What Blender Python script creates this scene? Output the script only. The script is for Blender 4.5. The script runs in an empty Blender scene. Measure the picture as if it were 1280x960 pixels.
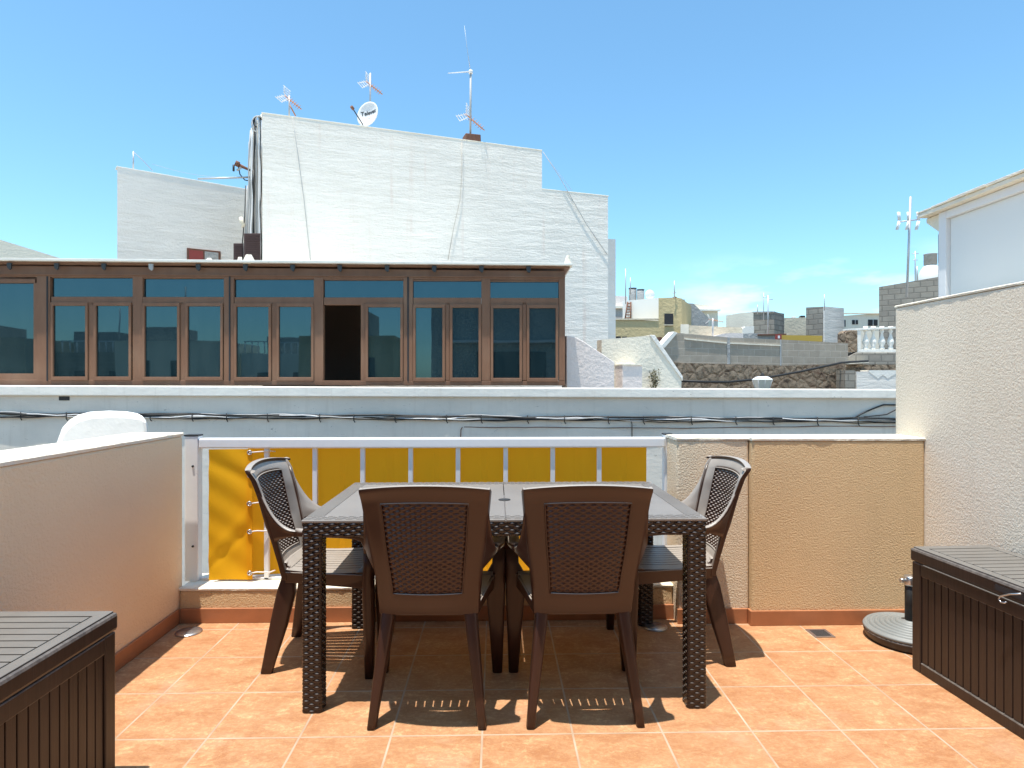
import bpy, bmesh, math, random
from mathutils import Vector, Matrix
random.seed(7)
scene = bpy.context.scene
COL = scene.collection
PI = math.pi

# ------------------------------------------------------------------ camera numbers
F, CAMH, YAW, HY = 800.0, 1.22, math.radians(1.4), 478.0
def at(px, py, d):
    """world point seen at photo pixel (px,py), d metres away along the view axis"""
    xc = (px - 640) / F * d
    return Vector((xc*math.cos(YAW) + d*math.sin(YAW), d*math.cos(YAW) - xc*math.sin(YAW), CAMH - (py - HY)/F*d))

# ------------------------------------------------------------------ mesh helpers
class MB:
    def __init__(s): s.bm = bmesh.new()
    def face(s, vs, smooth=False):
        try:
            f = s.bm.faces.new(vs); f.smooth = smooth; return f
        except ValueError: return None
    def hexa(s, p):                       # 0-3 bottom ring, 4-7 top ring
        v = [s.bm.verts.new(q) for q in p]
        for q in ((3,2,1,0),(4,5,6,7),(0,1,5,4),(1,2,6,5),(2,3,7,6),(3,0,4,7)): s.face([v[i] for i in q])
        return s
    def box(s, x0, x1, y0, y1, z0, z1):
        return s.hexa([(x0,y0,z0),(x1,y0,z0),(x1,y1,z0),(x0,y1,z0),(x0,y0,z1),(x1,y0,z1),(x1,y1,z1),(x0,y1,z1)])
    def prism(s, pts, vec):
        vec = Vector(vec)
        a = [s.bm.verts.new(Vector(p)) for p in pts]; b = [s.bm.verts.new(Vector(p)+vec) for p in pts]
        s.face(a); s.face(b[::-1]); n = len(a)
        for i in range(n): s.face([a[i], b[i], b[(i+1) % n], a[(i+1) % n]])
        return s
    def rings(s, rs, cap=True, smooth=True):
        vs = [[s.bm.verts.new(p) for p in r] for r in rs]
        n = len(vs[0])
        for a, b in zip(vs, vs[1:]):
            for i in range(n): s.face([a[i], a[(i+1) % n], b[(i+1) % n], b[i]], smooth)
        if cap: s.face(vs[0][::-1]); s.face(vs[-1])
        return s
    def tube(s, pts, r, n=8):
        pts = [Vector(p) for p in pts]; rs = []
        up = None
        for i, p in enumerate(pts):
            t = (pts[min(i+1, len(pts)-1)] - pts[max(i-1, 0)]).normalized()
            if up is None:
                up = Vector((0,0,1)) if abs(t.z) < .9 else Vector((1,0,0))
            a = t.cross(up).normalized(); b = a.cross(t).normalized(); up = b
            rr = r[i] if isinstance(r, (list, tuple)) else r
            rs.append([p + a*math.cos(2*PI*k/n)*rr + b*math.sin(2*PI*k/n)*rr for k in range(n)])
        return s.rings(rs)
    def lathe(s, prof, n=32, c=(0,0,0)):
        c = Vector(c)
        return s.rings([[c + Vector((r*math.cos(2*PI*k/n), r*math.sin(2*PI*k/n), z)) for k in range(n)] for r, z in prof])
    def loft(s, secs, wdir=(1,0,0), n=14, e=.55):
        """secs: (centre, width, height); width along wdir, height normal to path and wdir"""
        w = Vector(wdir); rs = []
        for i, (c, W, Hh) in enumerate(secs):
            t = (Vector(secs[min(i+1, len(secs)-1)][0]) - Vector(secs[max(i-1, 0)][0])).normalized()
            nn = w.cross(t).normalized()
            r = []
            for k in range(n):
                a = 2*PI*k/n; ca, sa = math.cos(a), math.sin(a)
                r.append(Vector(c) + w*(math.copysign(abs(ca)**e, ca)*W/2) + nn*(math.copysign(abs(sa)**e, sa)*Hh/2))
            rs.append(r)
        return s.rings(rs)
    def grid(s, f, us, vs, skip=None, smooth=True):
        g = [[s.bm.verts.new(f(u, v)) for u in us] for v in vs]
        for j in range(len(vs)-1):
            for i in range(len(us)-1):
                if skip and skip((us[i]+us[i+1])/2, (vs[j]+vs[j+1])/2): continue
                s.face([g[j][i], g[j][i+1], g[j+1][i+1], g[j+1][i]], smooth)
        return s
    def build(s, name, mat, parent=None, loc=None, solid=0, bevel=0, fix=True, local=False):
        bm = s.bm
        if fix: bmesh.ops.recalc_face_normals(bm, faces=bm.faces[:])
        off = Vector((0,0,0))
        if parent is not None and not local:
            q = parent
            while q is not None: off += q.location; q = q.parent
        if loc is not None: off = Vector(loc)
        if off.length: bmesh.ops.translate(bm, verts=bm.verts[:], vec=-off)
        uv = bm.loops.layers.uv.new('UVMap')
        for f in bm.faces:
            n = f.normal
            if abs(n.z) < .6:
                t = Vector((-n.y, n.x, 0)).normalized()
                if (abs(t.x) > .3 and t.x < 0) or (abs(t.x) <= .3 and t.y < 0): t = -t
                for l in f.loops:
                    co = l.vert.co + off; l[uv].uv = (co.dot(t), co.z)
            else:
                for l in f.loops:
                    co = l.vert.co + off; l[uv].uv = (co.x, co.y)
        me = bpy.data.meshes.new(name); bm.to_mesh(me); bm.free()
        o = bpy.data.objects.new(name, me); COL.objects.link(o)
        me.materials.append(mat)
        if parent is not None: o.parent = parent
        elif loc is not None: o.location = off
        if solid:
            md = o.modifiers.new('sol', 'SOLIDIFY'); md.thickness = solid; md.offset = 0
        if bevel:
            md = o.modifiers.new('bev', 'BEVEL'); md.width = bevel; md.segments = 2; md.limit_method = 'ANGLE'; md.angle_limit = .6
            md.harden_normals = False
        return o

def tag(o, label=None, cat=None, group=None, kind=None):
    if label: o['label'] = label
    if cat: o['category'] = cat
    if group: o['group'] = group
    if kind: o['kind'] = kind
    return o
def thing(name, label, cat, loc=(0,0,0), rz=0, group=None):
    o = bpy.data.objects.new(name, None); COL.objects.link(o)
    o.location = loc; o.rotation_euler = (0, 0, rz); o.empty_display_size = .1
    return tag(o, label, cat, group)
def copy_tree(o, parent=None):
    c = o.copy(); COL.objects.link(c); c.parent = parent
    for ch in list(o.children): copy_tree(ch, c)
    return c
def lerpk(keys, z):
    if z <= keys[0][0]: return keys[0][1]
    for (a, b), (c, d) in zip(keys, keys[1:]):
        if z <= c:
            t = (z-a)/(c-a); return b + (d-b)*t
    return keys[-1][1]
def frange(a, b, n): return [a + (b-a)*i/(n-1) for i in range(n)]

# ------------------------------------------------------------------ materials
class NT:
    def __init__(s, name):
        s.m = bpy.data.materials.new(name); s.m.use_nodes = True; s.t = s.m.node_tree
        s.b = s.t.nodes['Principled BSDF']; s.tc = s.t.nodes.new('ShaderNodeTexCoord')
    def n(s, kind, **kw):
        nd = s.t.nodes.new('ShaderNode' + kind)
        for k, v in kw.items():
            if hasattr(nd, k) and k not in nd.inputs: setattr(nd, k, v)
            else: s.set(nd.inputs[k], v)
        return nd
    def set(s, sock, v):
        if isinstance(v, bpy.types.NodeSocket): s.t.links.new(v, sock)
        elif isinstance(v, bpy.types.Node): s.t.links.new(v.outputs[0], sock)
        else:
            if isinstance(v, (tuple, list)) and len(v) == 3 and sock.type == 'RGBA': v = (*v, 1)
            sock.default_value = v
    def P(s, **kw):
        for k, v in kw.items(): s.set(s.b.inputs[k.replace('_', ' ')], v)
        return s.m
    def math(s, op, a, b=0.0, clamp=False):
        nd = s.t.nodes.new('ShaderNodeMath'); nd.operation = op; nd.use_clamp = clamp
        s.set(nd.inputs[0], a); s.set(nd.inputs[1], b); return nd.outputs[0]
    def mix(s, f, a, b, mode='MIX'):
        nd = s.t.nodes.new('ShaderNodeMix'); nd.data_type = 'RGBA'; nd.blend_type = mode
        s.set(nd.inputs[0], f); s.set(nd.inputs[6], a); s.set(nd.inputs[7], b); return nd.outputs[2]
    def mapping(s, src, scale=(1,1,1), loc=(0,0,0), rot=(0,0,0)):
        nd = s.t.nodes.new('ShaderNodeMapping'); s.set(nd.inputs['Vector'], src)
        nd.inputs['Scale'].default_value = scale; nd.inputs['Location'].default_value = loc; nd.inputs['Rotation'].default_value = rot
        return nd.outputs[0]
    def noise(s, vec, scale, detail=4, rough=.5, dist=0):
        nd = s.t.nodes.new('ShaderNodeTexNoise'); s.set(nd.inputs['Vector'], vec)
        nd.inputs['Scale'].default_value = scale; nd.inputs['Detail'].default_value = detail
        nd.inputs['Roughness'].default_value = rough; nd.inputs['Distortion'].default_value = dist
        return nd.outputs[0]
    def ramp(s, f, a, b, ca=(0,0,0), cb=(1,1,1)):
        nd = s.t.nodes.new('ShaderNodeValToRGB'); s.set(nd.inputs[0], f)
        nd.color_ramp.elements[0].position = a; nd.color_ramp.elements[1].position = b
        nd.color_ramp.elements[0].color = (*ca, 1); nd.color_ramp.elements[1].color = (*cb, 1)
        return nd.outputs[0]
    def bump(s, h, strength=.5, dist=.01, prev=None):
        nd = s.t.nodes.new('ShaderNodeBump'); s.set(nd.inputs['Height'], h)
        nd.inputs['Strength'].default_value = strength; nd.inputs['Distance'].default_value = dist
        if prev is not None: s.set(nd.inputs['Normal'], prev)
        return nd.outputs[0]

def m_stucco(name, col, col2=None, scale=70, dist=.006, strength=.6, rough=.9, stain=0.0):
    t = NT(name); g = t.tc.outputs['Object']
    a = t.noise(g, scale, 3, .55); b = t.noise(g, scale*2.7, 2, .5); c = t.noise(g, 1.3, 5, .6)
    h = t.math('ADD', a, t.math('MULTIPLY', b, .35))
    hr = t.ramp(h, .42, .9)
    base = t.mix(t.ramp(c, .35, .7), col, col2 or tuple(x*.9 for x in col))
    if stain:
        d = t.noise(t.mapping(g, (3, 3, .35)), 2.2, 5, .65)
        base = t.mix(t.math('MULTIPLY', t.ramp(d, .55, .75), stain), base, tuple(x*.6 for x in col))
    return t.P(Base_Color=base, Roughness=rough, Normal=t.bump(hr, strength, dist), Specular_IOR_Level=.25)

def m_plain(name, col, rough=.5, metal=0.0, spec=.5, var=.12, sc=30, bump=0):
    t = NT(name); g = t.tc.outputs['Object']
    n = t.noise(g, sc, 4, .6)
    base = t.mix(n, tuple(x*(1-var) for x in col), tuple(min(1, x*(1+var)) for x in col))
    kw = dict(Base_Color=base, Roughness=t.math('ADD', t.math('MULTIPLY', n, .12), rough-.06), Metallic=metal, Specular_IOR_Level=spec)
    if bump: kw['Normal'] = t.bump(n, .4, bump)
    return t.P(**kw)

def m_render_wall(name, col, stroke=1.0, rust=True, vscale=1.0):
    """old painted render: trowel strokes, dents, dirt runs"""
    t = NT(name); uv = t.tc.outputs['UV']
    st = t.noise(t.mapping(uv, (.8*vscale, 4.2*vscale, 1)), 2.4, 7, .66, .25)
    fine = t.noise(uv, 22, 4, .6)
    course = t.n('TexWave', wave_type='BANDS', bands_direction='Y', Vector=uv, Scale=1.15*vscale, Distortion=1.6, Detail=3.0)
    course.inputs['Detail Scale'].default_value = 1.2
    big = t.noise(uv, .9, 4, .6)
    base = t.mix(t.ramp(big, .3, .75), col, tuple(x*.88 for x in col))
    fl = t.noise(t.mapping(uv, (2.0, 6, 1)), 2.5, 6, .7)
    base = t.mix(t.math('MULTIPLY', t.ramp(fl, .6, .72), .35), base, tuple(x*.74 for x in col))
    if rust:
        runs = t.noise(t.mapping(uv, (3.2, .12, 1)), 1.7, 4, .6)
        msk = t.math('MULTIPLY', t.ramp(runs, .54, .68), t.ramp(t.noise(uv, 1.5, 3, .6), .36, .6))
        base = t.mix(t.math('MULTIPLY', msk, .30), base, (.66, .46, .36))
    h = t.math('ADD', t.math('MULTIPLY', st, stroke), t.math('ADD', t.math('MULTIPLY', fine, .3), t.math('MULTIPLY', course.outputs[0], .12*stroke)))
    return t.P(Base_Color=base, Roughness=.85, Normal=t.bump(h, .85, .036), Specular_IOR_Level=.25)

def m_block(name, c1, c2, mortar, bw=.4, bh=.2, msize=.012, bump=.02, rough=.95):
    t = NT(name); uv = t.tc.outputs['UV']
    br = t.n('TexBrick', Vector=uv, Color1=c1, Color2=c2, Mortar=mortar)
    br.inputs['Scale'].default_value = 1; br.inputs['Brick Width'].default_value = bw; br.inputs['Row Height'].default_value = bh
    br.inputs['Mortar Size'].default_value = msize; br.inputs['Mortar Smooth'].default_value = .3; br.inputs['Bias'].default_value = 0
    n = t.noise(uv, 3.0, 6, .65); n2 = t.noise(uv, 40, 3, .6)
    base = t.mix(t.ramp(n, .35, .75), br.outputs[0], t.mix(.5, br.outputs[0], tuple(x*.55 for x in c1)))
    h = t.math('ADD', t.math('MULTIPLY', br.outputs['Fac'], -.6), t.math('ADD', t.math('MULTIPLY', n2, .25), t.math('MULTIPLY', n, .4)))
    return t.P(Base_Color=base, Roughness=rough, Normal=t.bump(h, .7, bump), Specular_IOR_Level=.2)

def m_rubble(name):
    t = NT(name); uv = t.tc.outputs['UV']
    d = t.mix(.12, uv, t.n('TexNoise', Vector=uv, Scale=4.0).outputs[1])
    v = t.n('TexVoronoi', Vector=d, Scale=4.2)
    v2 = t.n('TexVoronoi', Vector=d, Scale=4.2, feature='DISTANCE_TO_EDGE')
    col = t.mix(t.ramp(t.n('SeparateColor', Color=v.outputs['Color']).outputs[0], .1, .9), (.20,.125,.085), (.36,.28,.20))
    dark = t.ramp(t.noise(uv, 2.6, 5, .65), .50, .60)
    col = t.mix(dark, col, (.045,.032,.026))
    col = t.mix(t.math('MULTIPLY', t.ramp(t.noise(t.mapping(uv, (1,2,1)), 3.1, 5, .6), .36, .52), .85), col, (.33,.25,.175))
    h = t.math('ADD', t.ramp(v2.outputs[0], 0, .25), t.noise(uv, 14, 5, .7))
    return t.P(Base_Color=col, Roughness=.95, Normal=t.bump(h, .9, .08), Specular_IOR_Level=.2)

def m_floor():
    t = NT('terracotta_tiles'); g = t.tc.outputs['Object']
    br = t.n('TexBrick', Vector=t.mapping(g, loc=(1.305+.0, -2.2165, 0)), Color1=(0,0,0), Color2=(1,1,1), Mortar=(.5,.5,.5), offset=0.0, squash=1.0)
    for k, v in (('Scale', 1), ('Brick Width', .3140), ('Row Height', .3262), ('Mortar Size', .0042), ('Mortar Smooth', .25), ('Bias', 0)): br.inputs[k].default_value = v
    tint = t.n('SeparateColor', Color=br.outputs[0]).outputs[0]
    off = t.n('CombineXYZ', X=t.math('MULTIPLY', tint, 13.0), Y=t.math('MULTIPLY', tint, 7.0))
    gv = t.n('VectorMath', operation='ADD'); t.set(gv.inputs[0], g); t.set(gv.inputs[1], off)
    a = t.noise(t.mapping(gv.outputs[0], (1, 1.5, 1)), 7.5, 8, .68, .5); b = t.noise(gv.outputs[0], 60, 5, .7); c = t.noise(gv.outputs[0], 2.2, 3, .5)
    col = t.mix(t.ramp(a, .38, .62), (.40, .19, .082), (.62, .385, .20))
    col = t.mix(t.math('MULTIPLY', t.ramp(b, .52, .66), .35), col, (.62, .40, .22))
    col = t.mix(t.math('MULTIPLY', t.ramp(b, .48, .38), .34), col, (.25, .085, .04))
    col = t.mix(t.math('MULTIPLY', t.ramp(c, .4, .7), .25), col, (.56, .36, .20))
    col = t.mix(t.math('MULTIPLY', tint, .26), col, (.38, .17, .075))
    pat = t.noise(t.mapping(gv.outputs[0], (1, 2.2, 1)), 16, 7, .7, .8)
    col = t.mix(t.math('MULTIPLY', t.ramp(pat, .52, .66), .42), col, (.66, .45, .25))
    col = t.mix(t.math('MULTIPLY', t.ramp(pat, .46, .34), .36), col, (.36, .15, .065))
    dust_sheen = t.noise(g, 3.3, 6, .6)
    col = t.mix(t.math('MULTIPLY', t.ramp(dust_sheen, .56, .8), .3), col, (.54, .40, .31))
    col = t.mix(br.outputs['Fac'], col, t.mix(t.ramp(t.noise(g, 5, 3), .3, .6), (.54,.42,.31), (.40,.28,.19)))
    h = t.math('ADD', t.math('MULTIPLY', br.outputs['Fac'], -1.0), t.math('MULTIPLY', a, .35))
    rough = t.math('ADD', .42, t.math('MULTIPLY', b, .25))
    return t.P(Base_Color=col, Roughness=rough, Normal=t.bump(h, .5, .003), Specular_IOR_Level=.3)

def m_plastic(name, col, rough=.42, dust_sheen=.25, grain=0, dust_sheen_col=(.52,.47,.41), lo=.14, hi=.32):
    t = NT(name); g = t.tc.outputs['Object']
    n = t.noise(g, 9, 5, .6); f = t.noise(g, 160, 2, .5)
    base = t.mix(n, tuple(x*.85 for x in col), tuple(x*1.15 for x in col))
    # dusty film plus painted sunlit grey and weave glints on faces looking up
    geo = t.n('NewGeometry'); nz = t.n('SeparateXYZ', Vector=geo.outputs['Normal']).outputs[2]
    up = t.math('MULTIPLY', t.ramp(nz, lo, hi), t.math('MULTIPLY', t.math('ADD', .62, t.math('MULTIPLY', n, .38)), dust_sheen))
    base = t.mix(up, base, dust_sheen_col)
    h = t.math('MULTIPLY', f, .3)
    if grain:
        w = t.noise(t.mapping(g, (60, 60, 1.6), ), 1.0, 4, .6, .4)
        base = t.mix(t.math('MULTIPLY', t.ramp(w, .4, .65), .45), base, tuple(x*.45 for x in col))
        h = t.math('ADD', h, t.math('MULTIPLY', w, 1.4))
    return t.P(Base_Color=base, Roughness=t.math('ADD', rough-.08, t.math('MULTIPLY', n, .16)), Normal=t.bump(h, .35, .0015), Specular_IOR_Level=.5)

def m_cloth(nm, c1, c2, tcol, k):
    t = NT(nm); g = t.tc.outputs['Object']
    n = t.noise(g, 4, 4, .6); wv = t.noise(g, 400, 1, .5)
    col = t.mix(n, c1, c2)
    t.P(Base_Color=col, Roughness=.75, Normal=t.bump(wv, .2, .001), Specular_IOR_Level=.2)
    tr = t.n('BsdfTranslucent', Color=tcol); mx = t.t.nodes.new('ShaderNodeMixShader'); mx.inputs[0].default_value = k
    t.t.links.new(t.b.outputs[0], mx.inputs[1]); t.t.links.new(tr.outputs[0], mx.inputs[2])
    t.t.links.new(mx.outputs[0], t.t.nodes['Material Output'].inputs[0])
    return t.m

def m_tabletop():
    t = NT('table_top_plastic'); g = t.tc.outputs['Object']
    sp = t.n('SeparateXYZ', Vector=g)
    wy = t.math('SINE', t.math('MULTIPLY', sp.outputs[1], 2*PI/.0125))
    wx = t.math('SINE', t.math('MULTIPLY', sp.outputs[0], 2*PI/.0125))
    n = t.noise(g, 5, 5, .6)
    base = t.mix(n, (.058,.040,.032), (.085,.062,.05))
    dust_sheen = t.ramp(t.noise(g, 2.2, 5, .55), .15, .8)
    base = t.mix(t.math('ADD', .22, t.math('MULTIPLY', dust_sheen, .22)), base, (.52,.50,.46))  # sky sheen painted into the base as grey, stronger in random patches
    h = t.math('MULTIPLY', wy, .5)
    return t.P(Base_Color=base, Roughness=t.math('ADD', .36, t.math('MULTIPLY', n, .12)), Normal=t.bump(h, .6, .0022), Specular_IOR_Level=.5)

def m_glass():
    t = NT('tinted_window_glass'); g = t.tc.outputs['Object']
    n = t.noise(g, 1.1, 2, .5); s = t.noise(t.mapping(g, (1,1,.3)), 7, 4, .6)
    base = t.mix(t.ramp(s, .3, .8), (.006,.017,.022), (.018,.034,.038))
    return t.P(Base_Color=base, Roughness=.015, IOR=1.95, Specular_IOR_Level=.5, Specular_Tint=(.5,.85,1,1), Normal=t.bump(n, .05, .02))

def m_wood_frame():
    t = NT('bronze_window_frame'); g = t.tc.outputs['UV']
    n = t.noise(t.mapping(g, (3,.7,1)), 4, 5, .6); big = t.noise(g, 1.1, 3)
    base = t.mix(n, (.17,.082,.046), (.27,.14,.08))
    base = t.mix(t.math('MULTIPLY', t.ramp(big, .5, .8), .4), base, (.38,.25,.165))
    return t.P(Base_Color=base, Roughness=.55, Metallic=.0, Specular_IOR_Level=.35)

def m_old_paint(name, col):
    t = NT(name); uv = t.tc.outputs['UV']
    n = t.noise(t.mapping(uv, (1, 1.6, 1)), 1.4, 6, .62); f = t.noise(uv, 18, 5, .65)
    base = t.mix(t.ramp(n, .35, .7), col, tuple(x*.86 for x in col))
    drip = t.noise(t.mapping(uv, (6, .35, 1)), 2.0, 5, .6)
    base = t.mix(t.math('MULTIPLY', t.ramp(drip, .55, .75), .22), base, (.42,.36,.28))
    spots = t.noise(t.mapping(uv, (1.0, 2.4, 1)), 6.5, 8, .78, 1.2)
    base = t.mix(t.math('MULTIPLY', t.ramp(spots, .635, .66), .75), base, (.16,.14,.12))
    return t.P(Base_Color=base, Roughness=.8, Normal=t.bump(t.math('ADD', n, t.math('MULTIPLY', f, .25)), .5, .02), Specular_IOR_Level=.25)

M = dict(
  floor=m_floor(),
  tan=m_stucco('tan_stucco', (.75,.54,.31), (.69,.49,.28), 125, .008, .7, stain=.14),
  tan_pale=m_stucco('pale_stucco', (.86,.71,.52), (.80,.65,.47), 115, .010, .75, stain=.14),
  tan_left=m_stucco('rose_beige_stucco', (.88,.68,.46), (.84,.64,.43), 90, .005, .6, stain=.10),
  wallr=m_stucco('offwhite_stucco', (.86,.76,.62), (.80,.70,.56), 115, .008, .65, stain=.10),
  cap=m_stucco('cream_wall_cap', (.80,.74,.62), (.74,.67,.54), 40, .006, .5),
  skirting=m_plain('terracotta_skirting', (.40,.16,.07), .5, var=.3, sc=9),
  alu=m_plain('white_aluminium', (.80,.80,.80), .35, var=.04),
  alu_dark=m_plain('dark_cap', (.04,.04,.04), .5),
  steel=m_plain('brushed_steel', (.55,.55,.55), .3, metal=.9),
  cloth=m_cloth('yellow_canvas', (.97,.36,.008), (.99,.41,.012), (1.0,.48,.02), .5),
  flap=m_cloth('yellow_canvas_flap', (.86,.41,.008), (.92,.47,.012), (.9,.52,.02), .25),
  rope=m_plain('white_rope', (.75,.70,.66), .8),
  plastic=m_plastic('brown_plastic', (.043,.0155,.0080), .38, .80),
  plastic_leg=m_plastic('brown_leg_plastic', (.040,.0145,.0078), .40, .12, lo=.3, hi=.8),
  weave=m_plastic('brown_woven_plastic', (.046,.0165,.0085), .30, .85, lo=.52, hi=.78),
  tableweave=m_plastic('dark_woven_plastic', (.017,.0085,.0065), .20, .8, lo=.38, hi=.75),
  top=m_tabletop(),
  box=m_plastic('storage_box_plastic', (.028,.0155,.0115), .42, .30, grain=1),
  lid=m_plastic('storage_lid_plastic', (.075,.063,.053), .50, .55, dust_sheen_col=(.27,.255,.23)),
  concrete=m_plastic('grey_base_plastic', (.15,.16,.155), .5, .3, dust_sheen_col=(.36,.37,.36)),
  white=m_render_wall('white_rough_render', (.86,.81,.73)),
  white_wing=m_render_wall('white_wing_render', (.84,.79,.72), .8, False, .8),
  white_plain=m_stucco('white_paint', (.86,.83,.76), None, 18, .01, .5, stain=.15),
  white_chim=m_stucco('bright_white_paint', (.84,.82,.77), None, 8, .008, .3),
  white_smooth=m_plain('white_panel', (.82,.82,.79), .5, var=.03, sc=2),
  cream=m_stucco('cream_paint', (.86,.79,.65), None, 18, .01, .5, stain=.2),
  pink=m_stucco('pale_pink_paint', (.86,.76,.70), None, 14, .01, .5, stain=.12),
  parapet=m_old_paint('weathered_white_paint', (.78,.72,.63)),
  coping=m_old_paint('weathered_coping_paint', (.90,.86,.77)),
  yellow=m_stucco('ochre_paint', (.56,.46,.26), None, 9, .02, .5, stain=.25),
  beige=m_stucco('beige_paint', (.66,.58,.44), None, 9, .02, .5, stain=.2),
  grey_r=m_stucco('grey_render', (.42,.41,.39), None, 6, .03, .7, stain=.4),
  block=m_block('grey_concrete_block', (.45,.385,.31), (.38,.325,.26), (.52,.46,.38)),
  block2=m_block('rough_concrete_block', (.38,.345,.29), (.30,.27,.23), (.23,.21,.18), .42, .21, .02, .03),
  rubble=m_rubble('rubble_stone'),
  glass=m_glass(),
  frame=m_wood_frame(),
  room=m_plain('dim_room_wall', (.34,.25,.20), .9),
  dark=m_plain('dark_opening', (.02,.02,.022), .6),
  cable=m_plain('black_cable', (.018,.018,.018), .6),
  cable_g=m_plain('grey_cable', (.42,.42,.41), .6),
  wire_tan=m_plain('tan_wire', (.50,.45,.38), .7),
  rust=m_plain('weathered_brown_wood', (.17,.075,.045), .8, var=.35, sc=12),
  shutter=m_plain('dark_brown_shutter', (.06,.03,.028), .6),
  aerial=m_plain('aluminium_tube', (.50,.50,.50), .4, metal=.3),
  orange=m_plain('orange_aerial_plastic', (.52,.22,.09), .6),
  dish=m_plain('dish_paint', (.74,.74,.74), .5, var=.04),
  ink=m_plain('dark_lettering', (.03,.04,.05), .6),
  red=m_plain('red_paint', (.30,.05,.04), .6),
  mustard=m_plain('mustard_paint', (.52,.34,.06), .6),
  asphalt=m_plain('asphalt', (.05,.05,.05), .9),
  earth=m_plain('dry_earth', (.28,.22,.16), .95),
  lampglass=m_plain('lantern_glass', (.42,.41,.36), .3),
  plant=m_plain('dry_weed', (.10,.09,.04), .9),
)

# ------------------------------------------------------------------ world, sun, camera
SUN = Vector((-.125, -.132, 1)).normalized()
w = bpy.data.worlds.new('World'); scene.world = w; w.use_nodes = True
nt = w.node_tree; nt.nodes.clear()
sky = nt.nodes.new('ShaderNodeTexSky'); sky.sky_type = 'NISHITA'; sky.sun_disc = False
sky.sun_elevation = math.asin(SUN.z); sky.sun_rotation = math.atan2(SUN.x, SUN.y) % (2*PI)
sky.air_density = 1.0; sky.dust_density = .6; sky.ozone_density = 1.6
bg = nt.nodes.new('ShaderNodeBackground'); bg.inputs[1].default_value = .136
out = nt.nodes.new('ShaderNodeOutputWorld')
tcn = nt.nodes.new('ShaderNodeTexCoord')
mp = nt.nodes.new('ShaderNodeMapping'); mp.inputs['Scale'].default_value = (1, 1, 3.2)
nz = nt.nodes.new('ShaderNodeTexNoise'); nz.inputs['Scale'].default_value = 5.5; nz.inputs['Detail'].default_value = 6; nz.inputs['Roughness'].default_value = .55
rp = nt.nodes.new('ShaderNodeValToRGB'); rp.color_ramp.elements[0].position = .47; rp.color_ramp.elements[1].position = .68
sx = nt.nodes.new('ShaderNodeSeparateXYZ')
el = nt.nodes.new('ShaderNodeMapRange'); el.inputs['From Min'].default_value = .19; el.inputs['From Max'].default_value = .10   # low cloud only
azi = nt.nodes.new('ShaderNodeMapRange'); azi.inputs['From Min'].default_value = .22; azi.inputs['From Max'].default_value = .38
mu = nt.nodes.new('ShaderNodeMath'); mu.operation = 'MULTIPLY'; mu2 = nt.nodes.new('ShaderNodeMath'); mu2.operation = 'MULTIPLY'
mu3 = nt.nodes.new('ShaderNodeMath'); mu3.operation = 'MULTIPLY'; mu3.inputs[1].default_value = .8
mixw = nt.nodes.new('ShaderNodeMix'); mixw.data_type = 'RGBA'; mixw.inputs[7].default_value = (7.2, 7.6, 8.0, 1)
L = nt.links.new
L(tcn.outputs['Generated'], mp.inputs[0]); L(mp.outputs[0], nz.inputs['Vector']); L(nz.outputs[0], rp.inputs[0])
L(tcn.outputs['Generated'], sx.inputs[0]); L(sx.outputs[2], el.inputs[0]); L(sx.outputs[0], azi.inputs[0])
L(rp.outputs[0], mu.inputs[0]); L(el.outputs[0], mu.inputs[1]); L(mu.outputs[0], mu2.inputs[0]); L(azi.outputs[0], mu2.inputs[1]); L(mu2.outputs[0], mu3.inputs[0])
gam = nt.nodes.new('ShaderNodeHueSaturation'); gam.inputs['Hue'].default_value = .495; gam.inputs['Saturation'].default_value = 1.02; gam.inputs['Value'].default_value = 1.0
tint = nt.nodes.new('ShaderNodeMix'); tint.data_type = 'RGBA'; tint.blend_type = 'MULTIPLY'; tint.inputs[0].default_value = 1.0; tint.inputs[7].default_value = (.71, .95, .99, 1)
L(sky.outputs[0], gam.inputs['Color']); L(gam.outputs[0], tint.inputs[6]); L(tint.outputs[2], mixw.inputs[6]); L(mu3.outputs[0], mixw.inputs[0]); L(mixw.outputs[2], bg.inputs[0]); L(bg.outputs[0], out.inputs[0])

sl = bpy.data.lights.new('sun', 'SUN'); sl.energy = 3.7; sl.angle = math.radians(.53); sl.color = (1, .95, .87)
so = bpy.data.objects.new('sun', sl); COL.objects.link(so); so.rotation_euler = SUN.to_track_quat('Z', 'Y').to_euler(); so.location = (0, 0, 20)

cd = bpy.data.cameras.new('camera'); cd.sensor_width = 36; cd.lens = F/1280*36; cd.clip_start = .05; cd.clip_end = 2000
cd.shift_y = (HY-480)/1280
cam = bpy.data.objects.new('camera', cd); COL.objects.link(cam); cam.location = (0, 0, CAMH); cam.rotation_euler = (PI/2, 0, -YAW)
scene.camera = cam
scene.view_settings.view_transform = 'Standard'; scene.view_settings.look = 'None'; scene.view_settings.exposure = .90; scene.view_settings.gamma = 1
scene.render.engine = 'CYCLES'
scene.cycles.max_bounces = 10; scene.cycles.diffuse_bounces = 8

# ================================================================== SETTING
GZ = -6.2
tag(MB().box(-400, 400, -300, 900, GZ-.5, GZ).build('ground', M['earth']), kind='structure')
tag(MB().box(-60, 60, 4.85, 7.75, GZ+.004, GZ+.008).build('street', M['asphalt']), kind='structure')
fl = MB().box(-1.61, 2.17, -1.2, 3.29, -.02, 0).build('floor', M['floor']); tag(fl, kind='structure')

# ---- own house under the terrace
h = thing('terrace_house', 'beige house body carrying the tiled terrace', 'building', (0, 1, GZ))
MB().box(-2.1, 2.6, -8, 3.55, GZ, -.025).build('wall', M['tan_left'], h)

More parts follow.
